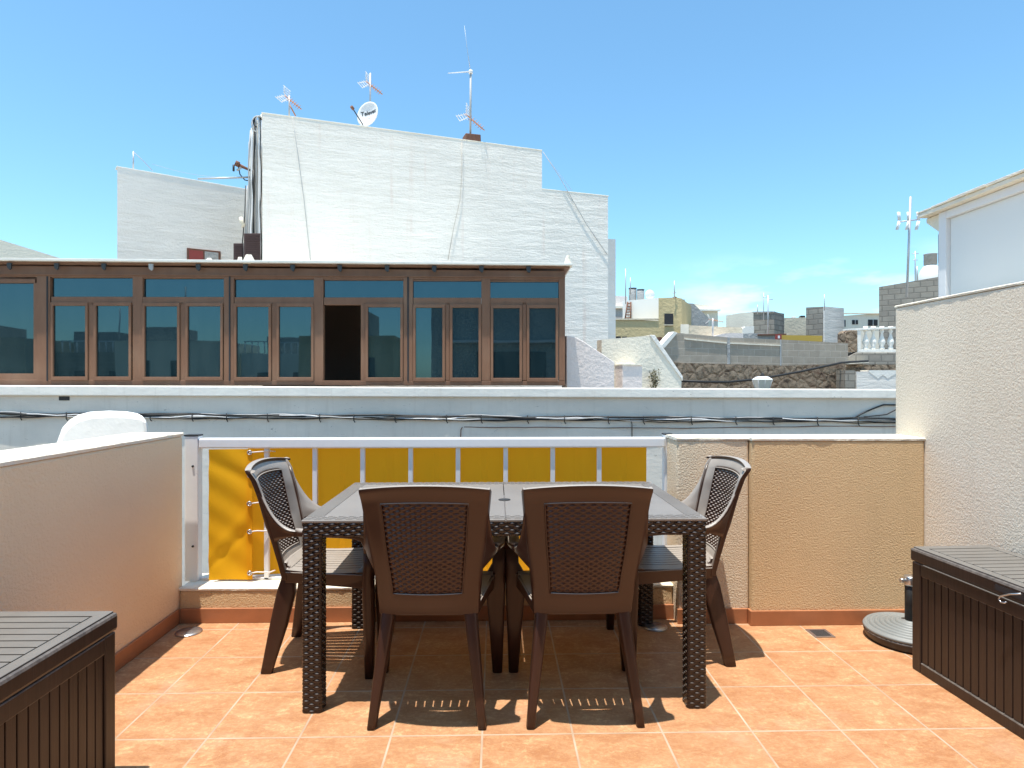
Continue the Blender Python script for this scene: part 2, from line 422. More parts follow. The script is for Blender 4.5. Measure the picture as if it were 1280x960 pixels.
def rough_cap(x0, x1, y0, y1, z0, z1, seed=1, step=.022, jit=.0035):
    rnd_ = random.Random(seed); m = MB(); alongx = (x1-x0) > (y1-y0)
    L_ = (x1-x0) if alongx else (y1-y0); n = max(2, int(L_/step)); rs = []
    w_ = [0]*6
    for i in range(n+1):
        t = i/n; w_ = [a*.7 + rnd_.uniform(-jit, jit) for a in w_]
        if rnd_.random() < .03: w_[1] += .006; w_[4] += .005
        a0, a1 = (y0, y1) if alongx else (x0, x1)
        sec = [(a0+.001+min(0, w_[0])*.3, z0), (a0-.001+w_[0]*.4, z1-.005+w_[1]*.3), (a0+.006+w_[2]*.5, z1), (a1-.006+w_[3]*.5, z1), (a1+.001+w_[4]*.4, z1-.005), (a1-.001, z0)]
        p = x0+(x1-x0)*t if alongx else y0+(y1-y0)*t
        rs.append([(p, a, z) if alongx else (a, p, z) for a, z in sec])
    return m.rings(rs, smooth=False)
# ================================================================== TERRACE WALLS
WX0, WX1 = -1.612, 2.17
def wall(name, label, segs, mat, loc, bev=.012):
    r = thing(name, label, 'wall', loc)
    m = MB()
    for s_ in segs: m.box(*s_)
    return r, m.build('wall_body', mat, r, bevel=bev)
# left low wall; its top leaves towards the camera level
r, _ = wall('low_wall', 'low beige stucco wall in shade along the left edge of the terrace', [(WX0-.26, WX0, -1.2, 3.335, -.02, .945)], M['tan_left'], (WX0-.13, 1, -.02))
rough_cap(WX0-.262, WX0+.002, -1.2, 3.337, .9455, .963, 1).build('cap', M['cap'], r)
MB().box(WX0+.001, WX0+.012, -1.2, 3.276, .0, .075).build('skirting', M['skirting'], r, bevel=.003)
# kerb under the railing
r, _ = wall('kerb_wall', 'ankle high stucco kerb under the white railing and yellow canvas', [(WX0+.001, .914, 3.29, 3.55, -.02, .16)], M['tan'], (-.3, 3.4, -.02))
rough_cap(WX0+.001, .914, 3.287, 3.552, .1605, .175, 2).build('cap', M['cap'], r)
MB().box(WX0+.013, .914, 3.276, 3.289, 0, .075).build('skirting', M['skirting'], r, bevel=.003)
# parapet right of the railing (narrow, set back) and the wider one in front
r, _ = wall('parapet_wall', 'narrow speckled stucco wall section beside the right railing post', [(.915, 1.284, 3.222, 3.42, -.02, .925)], M['tan_pale'], (1.1, 3.3, -.02))
rough_cap(.912, 1.284, 3.219, 3.422, .9255, .94, 3).build('cap', M['cap'], r)
MB().box(.915, 1.271, 3.208, 3.221, 0, .075).build('skirting', M['skirting'], r, bevel=.003)
r, _ = wall('parapet_wall', 'wide golden beige stucco wall behind the round umbrella base', [(1.286, WX1-.001, 3.187, 3.42, -.02, .925)], M['tan'], (1.7, 3.3, -.02))
rough_cap(1.2845, WX1-.001, 3.184, 3.422, .9255, .94, 4).build('cap', M['cap'], r)
MB().box(1.2725, WX1-.013, 3.173, 3.186, 0, .075).build('skirting', M['skirting'], r, bevel=.003)
MB().box(1.272, 1.2845, 3.186, 3.2215, 0, .0745).build('skirting_return', M['skirting'], r, bevel=.002)
# tall wall on the right
r, _ = wall('tall_wall', 'tall off-white rough stucco wall along the right side of the terrace', [(WX1, WX1+.2, -1.2, 3.435, -.02, 1.625)], M['wallr'], (WX1+.1, 1, -.02))
rough_cap(WX1-.002, WX1+.202, -1.2, 3.437, 1.6255, 1.638, 5).build('cap', M['cap'], r)
MB().box(WX1-.012, WX1-.001, -1.2, 3.186, 0, .075).build('skirting', M['skirting'], r, bevel=.003)

# ---- house facade behind the camera (mirrored in the opposite windows)
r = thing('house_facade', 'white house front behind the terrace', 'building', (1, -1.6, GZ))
MB().box(-1.9, 3.5, -5, -1.25, -.02, 3.4).build('wall', M['grey_r'], r)  # grey colour stands in for shade on the white front
MB().box(-1.5, 3.0, -1.245, -.95, 2.35, 2.42).build('awning_bar', M['alu'], r)
MB().box(-.6, 1.4, -1.248, -1.21, .0, 2.1).build('door', M['dark'], r)

# ---- neighbour's white lean-to room behind the tall wall
X0 = 2.47
r = thing('rooftop_room', 'white panelled rooftop room with overhanging eave above the tall right wall', 'building', (2.9, 2.2, GZ))
MB().box(X0+.03, 4.6, .3, 3.50, GZ, 2.16).build('wall', M['white_plain'], r)
MB().box(X0+.012, X0+.028, .35, 3.44, 1.2, 2.115).build('panel', M['white_smooth'], r, bevel=.002)
MB().box(X0-.012, X0+.03, 3.442, 3.50, 1.2, 2.16).build('corner_post', M['alu'], r, bevel=.003)
MB().box(X0-.012, X0+.0295, .3, 3.4415, 2.117, 2.16).build('top_rail', M['alu'], r, bevel=.003)
m = MB().box(X0-.05, 4.7, .2, 3.62, 2.162, 2.185)
m.build('roof', M['cream'], r, bevel=.004)
m = MB()
for i in range(26):
    y0 = .2 + i*.132; m.box(X0-.058 + random.uniform(-.008, .006), X0+.25, y0, y0+.128, 2.186, 2.196 + random.uniform(0, .006))
m.build('roof_edging', M['cap'], r, bevel=.002)
m = MB(); m.prism([(X0, 3.502, 2.16), (X0, 3.62, 2.16), (X0, 3.62, 2.135), (X0, 3.502, 2.05)], (.5, 0, 0)); m.build('eave_bracket', M['cream'], r, bevel=.004)
m = MB(); m.tube([(X0+.02, 3.525, 1.2), (X0+.02, 3.525, 2.05)], .014); m.build('downpipe', M['cable_g'], r)

# ================================================================== RAILING
RY = 3.43
r = thing('railing', 'white aluminium railing with slim balusters between the terrace walls', 'railing', (-.35, RY, .175))
zb = .175
xl, xr = WX0-.03, .905
MB().box(WX0+.046, xr-.001, RY-.029, RY+.03, .872, .925).build('top_rail', M['alu'], r, bevel=.008)
for px in (338, 397, 455.5, 514.5, 573, 632, 690.5, 748.5):
    c = at(px, 600, RY+.02)
    MB().box(c.x-.012, c.x+.012, RY-.012, RY+.012, zb, .871).build('baluster', M['alu'], r, bevel=.002)
m = MB().box(WX0-.025, WX0+.045, RY-.03, RY+.025, zb, .925+.012)
p = m.build('post', M['alu'], r, bevel=.004)
MB().box(WX0-.027, WX0+.047, RY-.032, RY+.027, .9372, .945).build('post_cap', M['alu_dark'], p)
for z in (.78, .36): MB().tube([(WX0+.02, RY-.0305, z), (WX0+.02, RY-.036, z)], .006).build('bolt', M['alu_dark'], p)
p = MB().box(.905, .945, RY-.008, RY+.045, zb, .925+.012).build('post', M['alu'], r, bevel=.004)
MB().box(.903, .947, RY-.007, RY+.047, .9372, .945).build('post_cap', M['alu_dark'], p)
m = MB().box(-1.56, .90, RY-.012, RY+.012, .176, .187); m.build('bottom_rail', M['alu'], r, bevel=.002)

# ================================================================== YELLOW CANVAS
xa, xb = at(270, 600, RY).x, at(322, 600, RY).x
xe = at(808, 600, RY+.05).x
r = thing('canvas_screen', 'bright yellow canvas windscreen laced to the white railing', 'windscreen', (-.3, RY, .19))
def folds(x, z):
    k = (x - at(338, 600, RY).x)/.2535
    ph = k - math.floor(k)
    a = max(0, min(1, (.884-z)/.25)); a = .25+.75*a
    return a*(.006*math.sin(ph*2*PI)*math.sin(ph*PI) + .0025*math.sin(x*31+z*3) + .005*math.sin(ph*PI)*(.5+.5*math.sin(z*5+k)) + .004*math.exp(-((ph-.45)/.03)**2) - .004*math.exp(-((ph-.56)/.03)**2))
m = MB(); m.grid(lambda u, v: Vector((u, RY+.030+folds(u, v), v)), frange(xb-.05, xe, 420), frange(.192, .884, 26))
m.build('canvas', M['cloth'], r, fix=False)
def lf(u, v):
    t = (u-xa)/(xb-xa)
    crease = .0035*math.exp(-((v-.25-.22*t)/.03)**2) - .003*math.exp(-((v-.31-.25*t)/.045)**2) + .003*math.exp(-((v-.80+.10*t)/.03)**2)
    return Vector((u, RY-.050+.012*math.sin(t*PI*1.3)+.02*t*t + crease + .002*math.sin(v*40+t*6), v))
m = MB(); m.grid(lf, frange(xa, xb, 34), frange(.186, .870, 60))
m.build('front_flap', M['flap'], r, fix=False)
m = MB(); m.grid(lambda u, v: lf(u, v)+Vector((0, -.0025, 0)), frange(xb-.030, xb-.001, 6), frange(.186, .868, 40)); m.build('hem', M['flap'], r, fix=False)
for k, zz in enumerate((.852, .732, .585, .437, .220)):
    yy = lf(xb-.014, zz).y-.005
    bpts = [(xb-.014+.010*math.cos(a), yy, zz+.010*math.sin(a)) for a in frange(0, 2*PI, 14)]
    MB().tube(bpts, .0035, 6).build('eyelet', M['steel'], r)
    xe2 = at(341, 600, RY).x
    MB().tube([(xb-.014, yy-.002, zz), (xb+.02, RY-.03, zz+.002), (xe2-.0, RY-.017, zz+(.006 if k < 3 else -.004)), (xe2+.02, RY+.01, zz), ], .0035, 6).build('lacing', M['rope'], r)

# ================================================================== TABLE
TX0, TX1, TY0, TY1, TZ = -.718, .788, 2.372, 3.255, .714
def weave_h(u, v, w_, p_, A):
    r_ = math.floor(v/p_); fv = v/p_ - r_
    c = .5+.5*math.cos(PI*(u/w_ + r_))
    return A*(math.sqrt(max(0, 1-(2*fv-1)**2))*(.04+.96*c**.8))
def weave_box(m, x0, x1, y0, y1, z0, z1, faces, A=.0048, res=.0025, w_=.0195, p_=.0125):
    def fr(a, b): return frange(a, b, max(3, int(round((b-a)/res))+1))
    for f in faces:
        if f in 'fb':
            s_ = -1 if f == 'f' else 1; y = y0 if f == 'f' else y1
            def g(u, v, s_=s_, y=y):
                e = min(1, (u-x0)/.006, (x1-u)/.006); rd = .006*(1-max(0, e))**2
                return Vector((u, y + s_*(weave_h(u, v, w_, p_, A)*max(0, e) - rd), v))
            m.grid(g, fr(x0, x1), fr(z0, z1))
        else:
            s_ = -1 if f == 'l' else 1; x = x0 if f == 'l' else x1
            def g(u, v, s_=s_, x=x):
                e = min(1, (u-y0)/.006, (y1-u)/.006); rd = .006*(1-max(0, e))**2
                return Vector((x + s_*(weave_h(u+.0195, v, w_, p_, A)*max(0, e) - rd), u, v))
            m.grid(g, fr(y0, y1), fr(z0, z1))
r = thing('dining_table', 'dark woven-look plastic dining table with pale grey top', 'table', ((TX0+TX1)/2, (TY0+TY1)/2, 0))
LW = .068
m = MB(); weave_box(m, -LW/2, LW/2, -LW/2, LW/2, 0, .652, 'fblr')
m.box(-LW/2+.001, LW/2-.001, -LW/2+.001, LW/2-.001, .002, .65)
leg = m.build('leg', M['tableweave'], r, local=True, fix=False)
hx, hy = (TX1-TX0)/2-LW/2-.004, (TY1-TY0)/2-LW/2-.004
leg.location = (-hx, -hy, 0)
for sx_, sy_ in ((1,-1), (-1,1), (1,1)):
    l2 = leg.copy(); COL.objects.link(l2); l2.parent = r; l2.location = (sx_*hx, sy_*hy, 0)
cx, cy = (TX0+TX1)/2, (TY0+TY1)/2
m = MB(); weave_box(m, TX0+.004, TX1-.004, TY0+.004, TY0+.03, .650, .702, 'f'); m.box(TX0+.006, TX1-.006, TY0+.0055, TY0+.028, .6505, .701); m.build('apron', M['tableweave'], r, fix=False)
m = MB(); weave_box(m, TX0+.004, TX0+.03, TY0+.004, TY1-.004, .650, .702, 'l'); m.box(TX0+.0055, TX0+.028, TY0+.03, TY1-.03, .6505, .701); m.build('apron', M['tableweave'], r, fix=False)
m = MB(); weave_box(m, TX1-.03, TX1-.004, TY0+.004, TY1-.004, .650, .702, 'r'); m.box(TX1-.028, TX1-.0055, TY0+.03, TY1-.03, .6505, .701); m.build('apron', M['tableweave'], r, fix=False)
m = MB(); weave_box(m, TX0+.004, TX1-.004, TY1-.03, TY1-.004, .650, .702, 'b', res=.005); m.box(TX0+.03, TX1-.03, TY1-.028, TY1-.0055, .6505, .701); m.build('apron', M['tableweave'], r, fix=False)
# top: two halves with a joint, ribbed border
for s_ in (-1, 1):
    m = MB()
    a, b = (TX0, cx-.0012) if s_ < 0 else (cx+.0012, TX1)
    m.box(a, b, TY0, TY1, .7022, TZ-.0015)
    m.build('tabletop', M['top'], r, bevel=.003)
m = MB()
nb = int((TX1-TX0-.01)/.0195)
for i in range(nb):                                   # woven border, front and back edge
    x = TX0+.006+i*.0195
    for j in range(5):
        if (i+j) % 2: continue
        y = TY0+.006+j*.0125
        m.box(x, x+.0235, y, y+.0095, TZ-.0025, TZ+.0005)
        m.box(x, x+.0235, TY1-.006-j*.0125-.0095, TY1-.006-j*.0125, TZ-.0025, TZ+.0005)
for i in range(int((TY1-TY0-.14)/.0125)):
    y = TY0+.07+i*.0125
    m.box(TX0+.005, TX0+.066, y, y+.0085, TZ-.0025, TZ+.0005); m.box(TX1-.066, TX1-.005, y, y+.0085, TZ-.0025, TZ+.0005)
m.build('border', M['top'], r)
m = MB().lathe([(.0, TZ-.001), (.026, TZ-.001), (.026, TZ+.001), (.018, TZ+.002), (.0, TZ+.002)], 24, (cx, cy-.05, 0)); m.build('parasol_hole_cap', M['cable'], r)

# ================================================================== CHAIRS
WK = [(.38,.172),(.47,.177),(.54,.184),(.60,.192),(.66,.200),(.75,.208),(.868,.219)]
YK = [(.40,-.160),(.49,-.182),(.58,-.204),(.66,-.224),(.75,-.247),(.83,-.272),(.868,-.296)]
CK = [(.40,.020),(.5,.036),(.6,.052),(.7,.05),(.868,.034)]
def back_pt(s_, z, off=0.0):
    q = min(1, abs(s_)); ww = lerpk(WK, z); y = lerpk(YK, z) - lerpk(CK, z)*(1-q*q)
    x = s_*ww if abs(s_) <= 1 else math.copysign(ww + .004, s_)
    zz = z - .017*q*q*max(0, (z-.6)/.268)
    if abs(s_) > 1: y += .020*(abs(s_)-1)/.1
    if z > .868: zz = z - .004 - .017*q*q; y = y + .018
    n_ = Vector((0, 1, .28)).normalized()
    return Vector((x, y, zz)) + n_*off
PS = .70
def make_chair(label):
    r = thing('garden_armchair', label, 'chair', (0,0,0), 0, 'brown garden armchairs around the table')
    SS = [-1.1,-1.0,-.95,-.9,-.84,-.76,-PS]+frange(-PS,PS,17)[1:-1]+[PS,.76,.84,.9,.95,1.0,1.1]
    ZZ = [.384,.39,.40,.42,.44,.468]+frange(.468,.812,21)[1:-1]+[.812,.825,.84,.855,.862,.868,.8685]
    m = MB(); m.grid(lambda u, v: back_pt(u, v), SS, ZZ, skip=lambda u, v: abs(u) < PS and .468 < v < .812)
    o = m.build('back_frame', M['plastic'], r, local=True, fix=False, solid=.016, bevel=0)
    md = o.modifiers.new('b', 'BEVEL'); md.width = .004; md.segments = 2; md.limit_method = 'ANGLE'; md.angle_limit = .9
    # thin raised bead round the panel, both sides
    m = MB()
    loop = [(-PS, z) for z in frange(.468, .812, 14)] + [(s_, .812) for s_ in frange(-PS, PS, 12)][1:] + [(PS, z) for z in frange(.812, .468, 14)][1:] + [(s_, .468) for s_ in frange(PS, -PS, 12)][1:]
    m.tube([back_pt(a, b, -.008) for a, b in loop], .0030, 6); m.tube([back_pt(a, b, .008) for a, b in loop], .0035, 6)
    m.build('bead', M['plastic'], r, local=True)
    m = MB()
    us, vs = frange(-PS, PS, 114), frange(.466, .814, 168)
    for sg in (-1, 1):
        def g(u, v, sg=sg):
            hh = weave_h(u*.19, v, .0165, .0098, .0062)
            return back_pt(u, v, sg*(.0015+hh))
        m.grid(g, us, vs)
    m.build('woven_panel', M['weave'], r, local=True, fix=False)
    # lower rail
    m = MB(); m.loft([((-.150,-.160,.425), .05, .02), ((-.08,-.172,.42), .05, .02), ((0,-.178,.418), .05, .02), ((.08,-.172,.42), .05, .02), ((.150,-.160,.425), .05, .02)], wdir=(0,0,1))
    m.build('lower_rail', M['plastic'], r, local=True)
    # seat: slats run front to back, slits between
    m = MB()
    def xs(f, y):
        t = (y+.165)/.385; return f*(.178+(.224-.178)*t)
    nsl = 9; y0, y1 = -.135, .165
    def sz(y): return .428 - .010*math.sin((y+.165)/.385*PI)
    for i in range(nsl):
        a, b = -.80+1.6*i/nsl+.012, -.80+1.6*(i+1)/nsl-.012
        prev = None
        yy = frange(y0, y1, 7)
        for p_, q_ in zip(yy, yy[1:]):
            m.hexa([(xs(a,p_),p_,sz(p_)-.008),(xs(b,p_),p_,sz(p_)-.008),(xs(b,q_),q_,sz(q_)-.008),(xs(a,q_),q_,sz(q_)-.008),
                    (xs(a,p_),p_,sz(p_)),(xs(b,p_),p_,sz(p_)),(xs(b,q_),q_,sz(q_)),(xs(a,q_),q_,sz(q_))])
    for sg in (-1, 1):
        a, b = sorted((sg*.80, sg*1.0)); yy = frange(-.165, .19, 8)
        for p_, q_ in zip(yy, yy[1:]):
            m.hexa([(xs(a,p_),p_,sz(p_)-.01),(xs(b,p_),p_,sz(p_)-.01),(xs(b,q_),q_,sz(q_)-.01),(xs(a,q_),q_,sz(q_)-.01),
                    (xs(a,p_),p_,sz(p_)+.002),(xs(b,p_),p_,sz(p_)+.002),(xs(b,q_),q_,sz(q_)+.002),(xs(a,q_),q_,sz(q_)+.002)])
    m.grid(lambda u, v: Vector((xs(u, -.165+v*.04), -.165+v*.031, .445-.017*v)), frange(-.8, .8, 8), frange(0, 1, 4))
    m.loft([((-.222,.185,.418), .055, .022), ((-.1,.190,.419), .055, .022), ((.1,.190,.419), .055, .022), ((.222,.185,.418), .055, .022)], wdir=(0,1,0))
    m.build('seat', M['plastic'], r, local=True)
    m = MB()                                           # skirt under the seat
    m.box(-.215, .215, .188, .198, .362, .412)
    for sg in (-1, 1):
        m.hexa([(sg*.160,-.14,.37),(sg*.1675,-.14,.37),(sg*.228,.19,.362),(sg*.218,.19,.362),(sg*.160,-.14,.42),(sg*.1675,-.14,.42),(sg*.228,.19,.416),(sg*.218,.19,.416)])
    m.box(-.155, .155, -.15, -.14, .37, .42)
    m.build('seat_skirt', M['plastic'], r, local=True, bevel=.002)
    for sg in (-1, 1):
        m = MB()                                       # wing sweeping from the back into the arm
        def wg(a, b, sg=sg):
            z0 = .548 + .267*b; y0 = lerpk(YK, z0)+.004; x0 = lerpk(WK, z0)-.002
            zt = .604 + (z0-.604)*(1-a)**(1.9 if b > .22 else 1.0)
            if b <= .22: zt = z0 + (.590-z0)*a
            zt = (.588+.018*b)*(a**1.2) + zt*(1-a**1.2)
            return Vector((sg*(x0 + (.243-x0)*(1-(1-a)**1.6)), y0 + (-.055-y0)*a, zt))
        m.grid(wg, frange(0, 1, 13), frange(0, 1, 12))
        o = m.build('side_wing', M['plastic'], r, local=True, fix=False, solid=.015)
        m = MB()
        m.loft([((sg*.238,-.085,.600), .018, .034), ((sg*.242,-.055,.599), .034, .032), ((sg*.246,-.01,.598), .048, .028), ((sg*.249,.05,.596), .054, .026), ((sg*.250,.11,.594), .056, .026),
                ((sg*.250,.165,.590), .057, .028), ((sg*.249,.197,.580), .057, .032), ((sg*.248,.213,.556), .057, .036), ((sg*.247,.218,.52), .056, .040)])
        m.build('armrest', M['plastic'], r, local=True)
        m = MB()
        m.loft([((sg*.247,.218,.522), .056, .040), ((sg*.246,.217,.46), .056, .042), ((sg*.232,.214,.41), .086, .044), ((sg*.232,.214,.34), .082, .046), ((sg*.236,.217,.2), .064, .044), ((sg*.240,.219,.0), .042, .036)])
        m.build('leg', M['plastic_leg'], r, local=True)
        m = MB()
        m.loft([((sg*.146,-.150,.43), .040, .020), ((sg*.149,-.140,.395), .048, .056), ((sg*.155,-.150,.33), .046, .076), ((sg*.171,-.176,.2), .040, .072), ((sg*.188,-.208,.06), .032, .052), ((sg*.195,-.221,.0), .030, .046)], e=.4)
        m.build('leg', M['plastic_leg'], r, local=True)
        m = MB()
        m.hexa([(sg*.168,-.15,.372),(sg*.178,-.15,.372),(sg*.224,.19,.372),(sg*.214,.19,.372),(sg*.172,-.15,.418),(sg*.184,-.15,.420),(sg*.232,.19,.420),(sg*.218,.19,.418)])
        m.build('side_rail', M['plastic'], r, local=True, bevel=.003)
    return r
ch = make_chair('brown plastic armchair seen from behind, left of the two at the table front')
ch.location = (-.240, 2.49, 0); ch.rotation_euler.z = math.radians(-1.2)
for lab, x, y, rz in (('brown plastic armchair seen from behind, right of the two at the table front', .314, 2.487, .4),
                      ('brown armchair in front of the yellow canvas, facing the table from its left end', -.742, 2.905, -90.5),
                      ('sunlit greyish brown armchair facing the table from its right end, by the speckled wall', .785, 2.925, 90.5)):
    c = copy_tree(ch); c.location = (x, y, 0); c.rotation_euler.z = math.radians(rz); c['label'] = lab

# ================================================================== STORAGE BOXES
def storage_box(label, loc, rz, L_, W_, H_):
    r = thing('storage_box', label, 'storage box', loc, rz, 'dark brown plastic storage boxes')
    bt = H_-.065
    m = MB().box(-W_/2+.012, W_/2-.012, -L_/2+.012, L_/2-.012, 0, bt); 
    # corner frames, lower and upper rails standing proud of the planks
    t_ = .012
    for sx_ in (-1, 1):
        for sy_ in (-1, 1):
            x1 = sx_*W_/2; y1 = sy_*L_/2
            m.box(min(x1, x1-sx_*.05), max(x1, x1-sx_*.05), min(y1, y1-sy_*.05), max(y1, y1-sy_*.05), .001, bt+.001)
    for sx_ in (-1, 1):
        a, b = sorted((sx_*W_/2, sx_*(W_/2-.02)))
        m.box(a, b, -L_/2+.05, L_/2-.05, .001, .045); m.box(a, b, -L_/2+.05, L_/2-.05, bt-.05, bt)
    for sy_ in (-1, 1):
        a, b = sorted((sy_*L_/2, sy_*(L_/2-.02)))
        m.box(-W_/2+.05, W_/2-.05, a, b, .001, .045); m.box(-W_/2+.05, W_/2-.05, a, b, bt-.05, bt)
    m.build('body', M['box'], r, local=True, bevel=.004)
    m = MB()
    n = int((L_-.10)/.0365); st = (L_-.10)/n
    for i in range(n):
        y0 = -L_/2+.05+i*st
        for sx_ in (-1, 1):
            a, b = sorted((sx_*(W_/2-.006), sx_*(W_/2-.016))); m.box(a, b, y0+.0022, y0+st-.0022, .046, bt-.051)
    n = int((W_-.10)/.0365); st = (W_-.10)/n
    for i in range(n):
        x0 = -W_/2+.05+i*st
        for sy_ in (-1, 1):
            a, b = sorted((sy_*(L_/2-.006), sy_*(L_/2-.016))); m.box(x0+.0022, x0+st-.0022, a, b, .046, bt-.051)
    m.build('planks', M['box'], r, local=True, bevel=.0018)
    m = MB().box(-W_/2-.006, W_/2+.006, -L_/2-.006, L_/2+.006, bt+.004, H_-.006)
    lid = m.build('lid', M['lid'] if False else M['box'], r, local=True, bevel=.010)
    m = MB().box(-W_/2+.004, W_/2-.004, -L_/2+.004, -L_/2+.045, H_-.0062, H_-.001); m.box(-W_/2+.004, W_/2-.004, L_/2-.045, L_/2-.004, H_-.0062, H_-.001)
    m.box(-W_/2+.004, -W_/2+.04, -L_/2+.0452, L_/2-.0452, H_-.0062, H_-.001); m.box(W_/2-.04, W_/2-.004, -L_/2+.0452, L_/2-.0452, H_-.0062, H_-.001)
    n = int((L_-.10)/.043); st = (L_-.10)/n
    for i in range(n):
        y0 = -L_/2+.05+i*st; m.box(-W_/2+.045, W_/2-.045, y0+.0035, y0+st-.0035, H_-.0062, H_-.0012)
    m.build('lid_slats', M['lid'], lid, local=True, bevel=.0015)
    return r
bw = .352
rz = math.radians(2.5)
cxr = Vector((1.774, 2.690, 0)) + Vector((math.cos(rz), math.sin(rz), 0))*bw/2 - Vector((-math.sin(rz), math.cos(rz), 0))*.5
b1 = storage_box('brown planked plastic storage box against the tall right wall', cxr, rz, 1.0, bw, .522)
rL = math.radians(-.6)
storage_box('dark brown plastic storage box in the shade at the low left wall', (-1.172-.213, 1.994-.56, 0), rL, 1.12, .424, .522)
# recessed grip and hook on the right box (local coordinates of b1)
gy = .5-.46
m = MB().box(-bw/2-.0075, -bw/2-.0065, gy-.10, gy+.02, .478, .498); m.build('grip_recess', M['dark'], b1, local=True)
m = MB(); m.box(-bw/2-.012, -bw/2-.0062, -.46, .42, .4585, .4625); m.build('lid_lip', M['lid'], b1, local=True, bevel=.001)
hk = thing('wire_hook', 'small bent metal wire hook hanging on the right storage box', 'hook', cxr + Matrix.Rotation(rz, 3, 'Z') @ Vector((-bw/2-.012, gy-.05, .48)), rz)
MB().tube([(-.006,-.05,.022),(-.009,-.01,.008),(-.012,.028,-.012),(-.012,.034,-.024),(-.012,.026,-.032),(-.010,.012,-.030),(-.008,.006,-.024)], .003, 8).build('hook_wire', M['steel'], hk, local=True)

# ================================================================== UMBRELLA BASE
ux, uy = 1.958, 2.99-.01
r = thing('parasol_base', 'round grey ridged parasol base between storage box and beige wall', 'parasol base', (ux, uy, 0))
prof = [(0,.0),(.185,.0),(.19,.012),(.196,.03),(.198,.045)]
MB().lathe(prof, 56, (ux, uy, 0)).build('skirt', M['box'], r)
prof = [(.0,.0455),(.197,.0455),(.200,.052),(.196,.060)]
for k in range(7):
    rr = .190-k*.022; z = .060+.0045*k; prof += [(rr+.005, z+.000), (rr+.001, z+.006), (rr-.006, z+.008), (rr-.012, z+.006), (rr-.015, z-.001)]
prof += [(.04, .096), (.0, .098)]
MB().lathe(prof, 64, (ux, uy, 0)).build('disc', M['concrete'], r)
MB().lathe([(0,.096),(.024,.096),(.024,.26),(.021,.262),(0,.262)], 20, (ux, uy, 0)).build('tube', M['cable'], r)
MB().lathe([(0,.2615),(.027,.2615),(.029,.27),(.029,.30),(.026,.305),(0,.305)], 20, (ux, uy, 0)).build('collar', M['steel'], r)
MB().tube([(ux-.028, uy, .285), (ux-.052, uy-.004, .285)], .010, 10).build('knob', M['steel'], r)

# ================================================================== FLOOR DRAINS
def drain(label, x, y, kind):
    r = thing('floor_drain', label, 'drain', (x, y, 0))
    if kind == 'round':
        MB().lathe([(0,.001),(.062,.001),(.060,.006),(.045,.009),(.030,.012),(0,.013)], 32, (x, y, 0)).build('cover', M['steel'], r)
    else:
        MB().box(x-.05, x+.05, y-.05, y+.05, .001, .004).build('frame', M['steel'], r, bevel=.001)
        m = MB()
        for i in range(6): m.box(x-.036, x+.036, y-.036+i*.0125, y-.030+i*.0125, .0042, .0052)
        m.build('grate', M['dark'], r)
drain('round steel floor drain in the shade corner by the low left wall', -1.50, 3.16, 'round')
drain('square grated floor drain in the tiles before the golden beige wall', 1.572, 3.07, 'sq')
drain('round floor drain behind the right end of the table', .79, 3.17, 'round')

# ================================================================== NEIGHBOUR'S WHITE ROUNDED CHIMNEY (left)
d = 4.3
pts = [(70,575),(70,556),(76,540),(86,529),(98,522),(114,518),(140,516.5),(164,517.5),(178,520),(184,525),(185,533),(185,575)]
front = [at(px, py, d) for px, py in pts]
zb_ = at(70, 575, d).z
lo = [Vector((front[-1].x, front[-1].y, -.6)), Vector((front[0].x, front[0].y, -.6))]
m = MB(); m.prism(front + lo, (-.27, .42, 0))
o = m.build('rounded_chimney', M['white_chim'], loc=(front[0].x+.3, d, -.6), bevel=.03)
tag(o, 'bright white round-shouldered masonry block rising behind the low left wall', 'chimney')
MB_roof = MB().box(-5.2, WX0-.28, 1.0, 5.0-.05-.25, GZ, -.6)
tag(MB_roof.build('neighbour_house', M['white_plain'], loc=(-3, 3, GZ)), 'white neighbouring flat-roofed house below the low left wall', 'building')

# ================================================================== OPPOSITE BUILDINGS
class Plane:
    """vertical facade plane through pixel columns xa, xb at depths da, db"""
    def __init__(s, xa, da, xb, db):
        a, b = at(xa, HY, da), at(xb, HY, db); s.a = a; s.t = (b-a).normalized(); s.n = Vector((-s.t.y, s.t.x, 0))
        if s.n.y < 0: s.n = -s.n                      # points away from the camera
    def p(s, px, py, off=0.0):
        o = Vector((0, 0, CAMH)); dr = at(px, py, 1) - o
        k = ((s.a + s.n*off - o).dot(s.n)) / dr.dot(s.n)
        return o + dr*k
    def quad(s, m, x0, y0, x1, y1, front, back, zbot=None):
        """box between pixels, from offset front to offset back"""
        P = [s.p(x0, y1), s.p(x1, y1), s.p(x1, y0), s.p(x0, y0)]
        if zbot is not None: P[0].z = P[1].z = zbot
        f = [q + s.n*front for q in P]; b = [q + s.n*back for q in P]
        m.hexa([f[0], f[1], b[1], b[0], f[3], f[2], b[2], b[3]])
        return m
    def poly(s, m, pts, front, back, zbot=None):
        P = [s.p(*q) for q in pts]
        if zbot is not None: P += [Vector((P[-1].x, P[-1].y, zbot)), Vector((P[0].x, P[0].y, zbot))]
        m.prism([q + s.n*front for q in P], s.n*(back-front)); return m

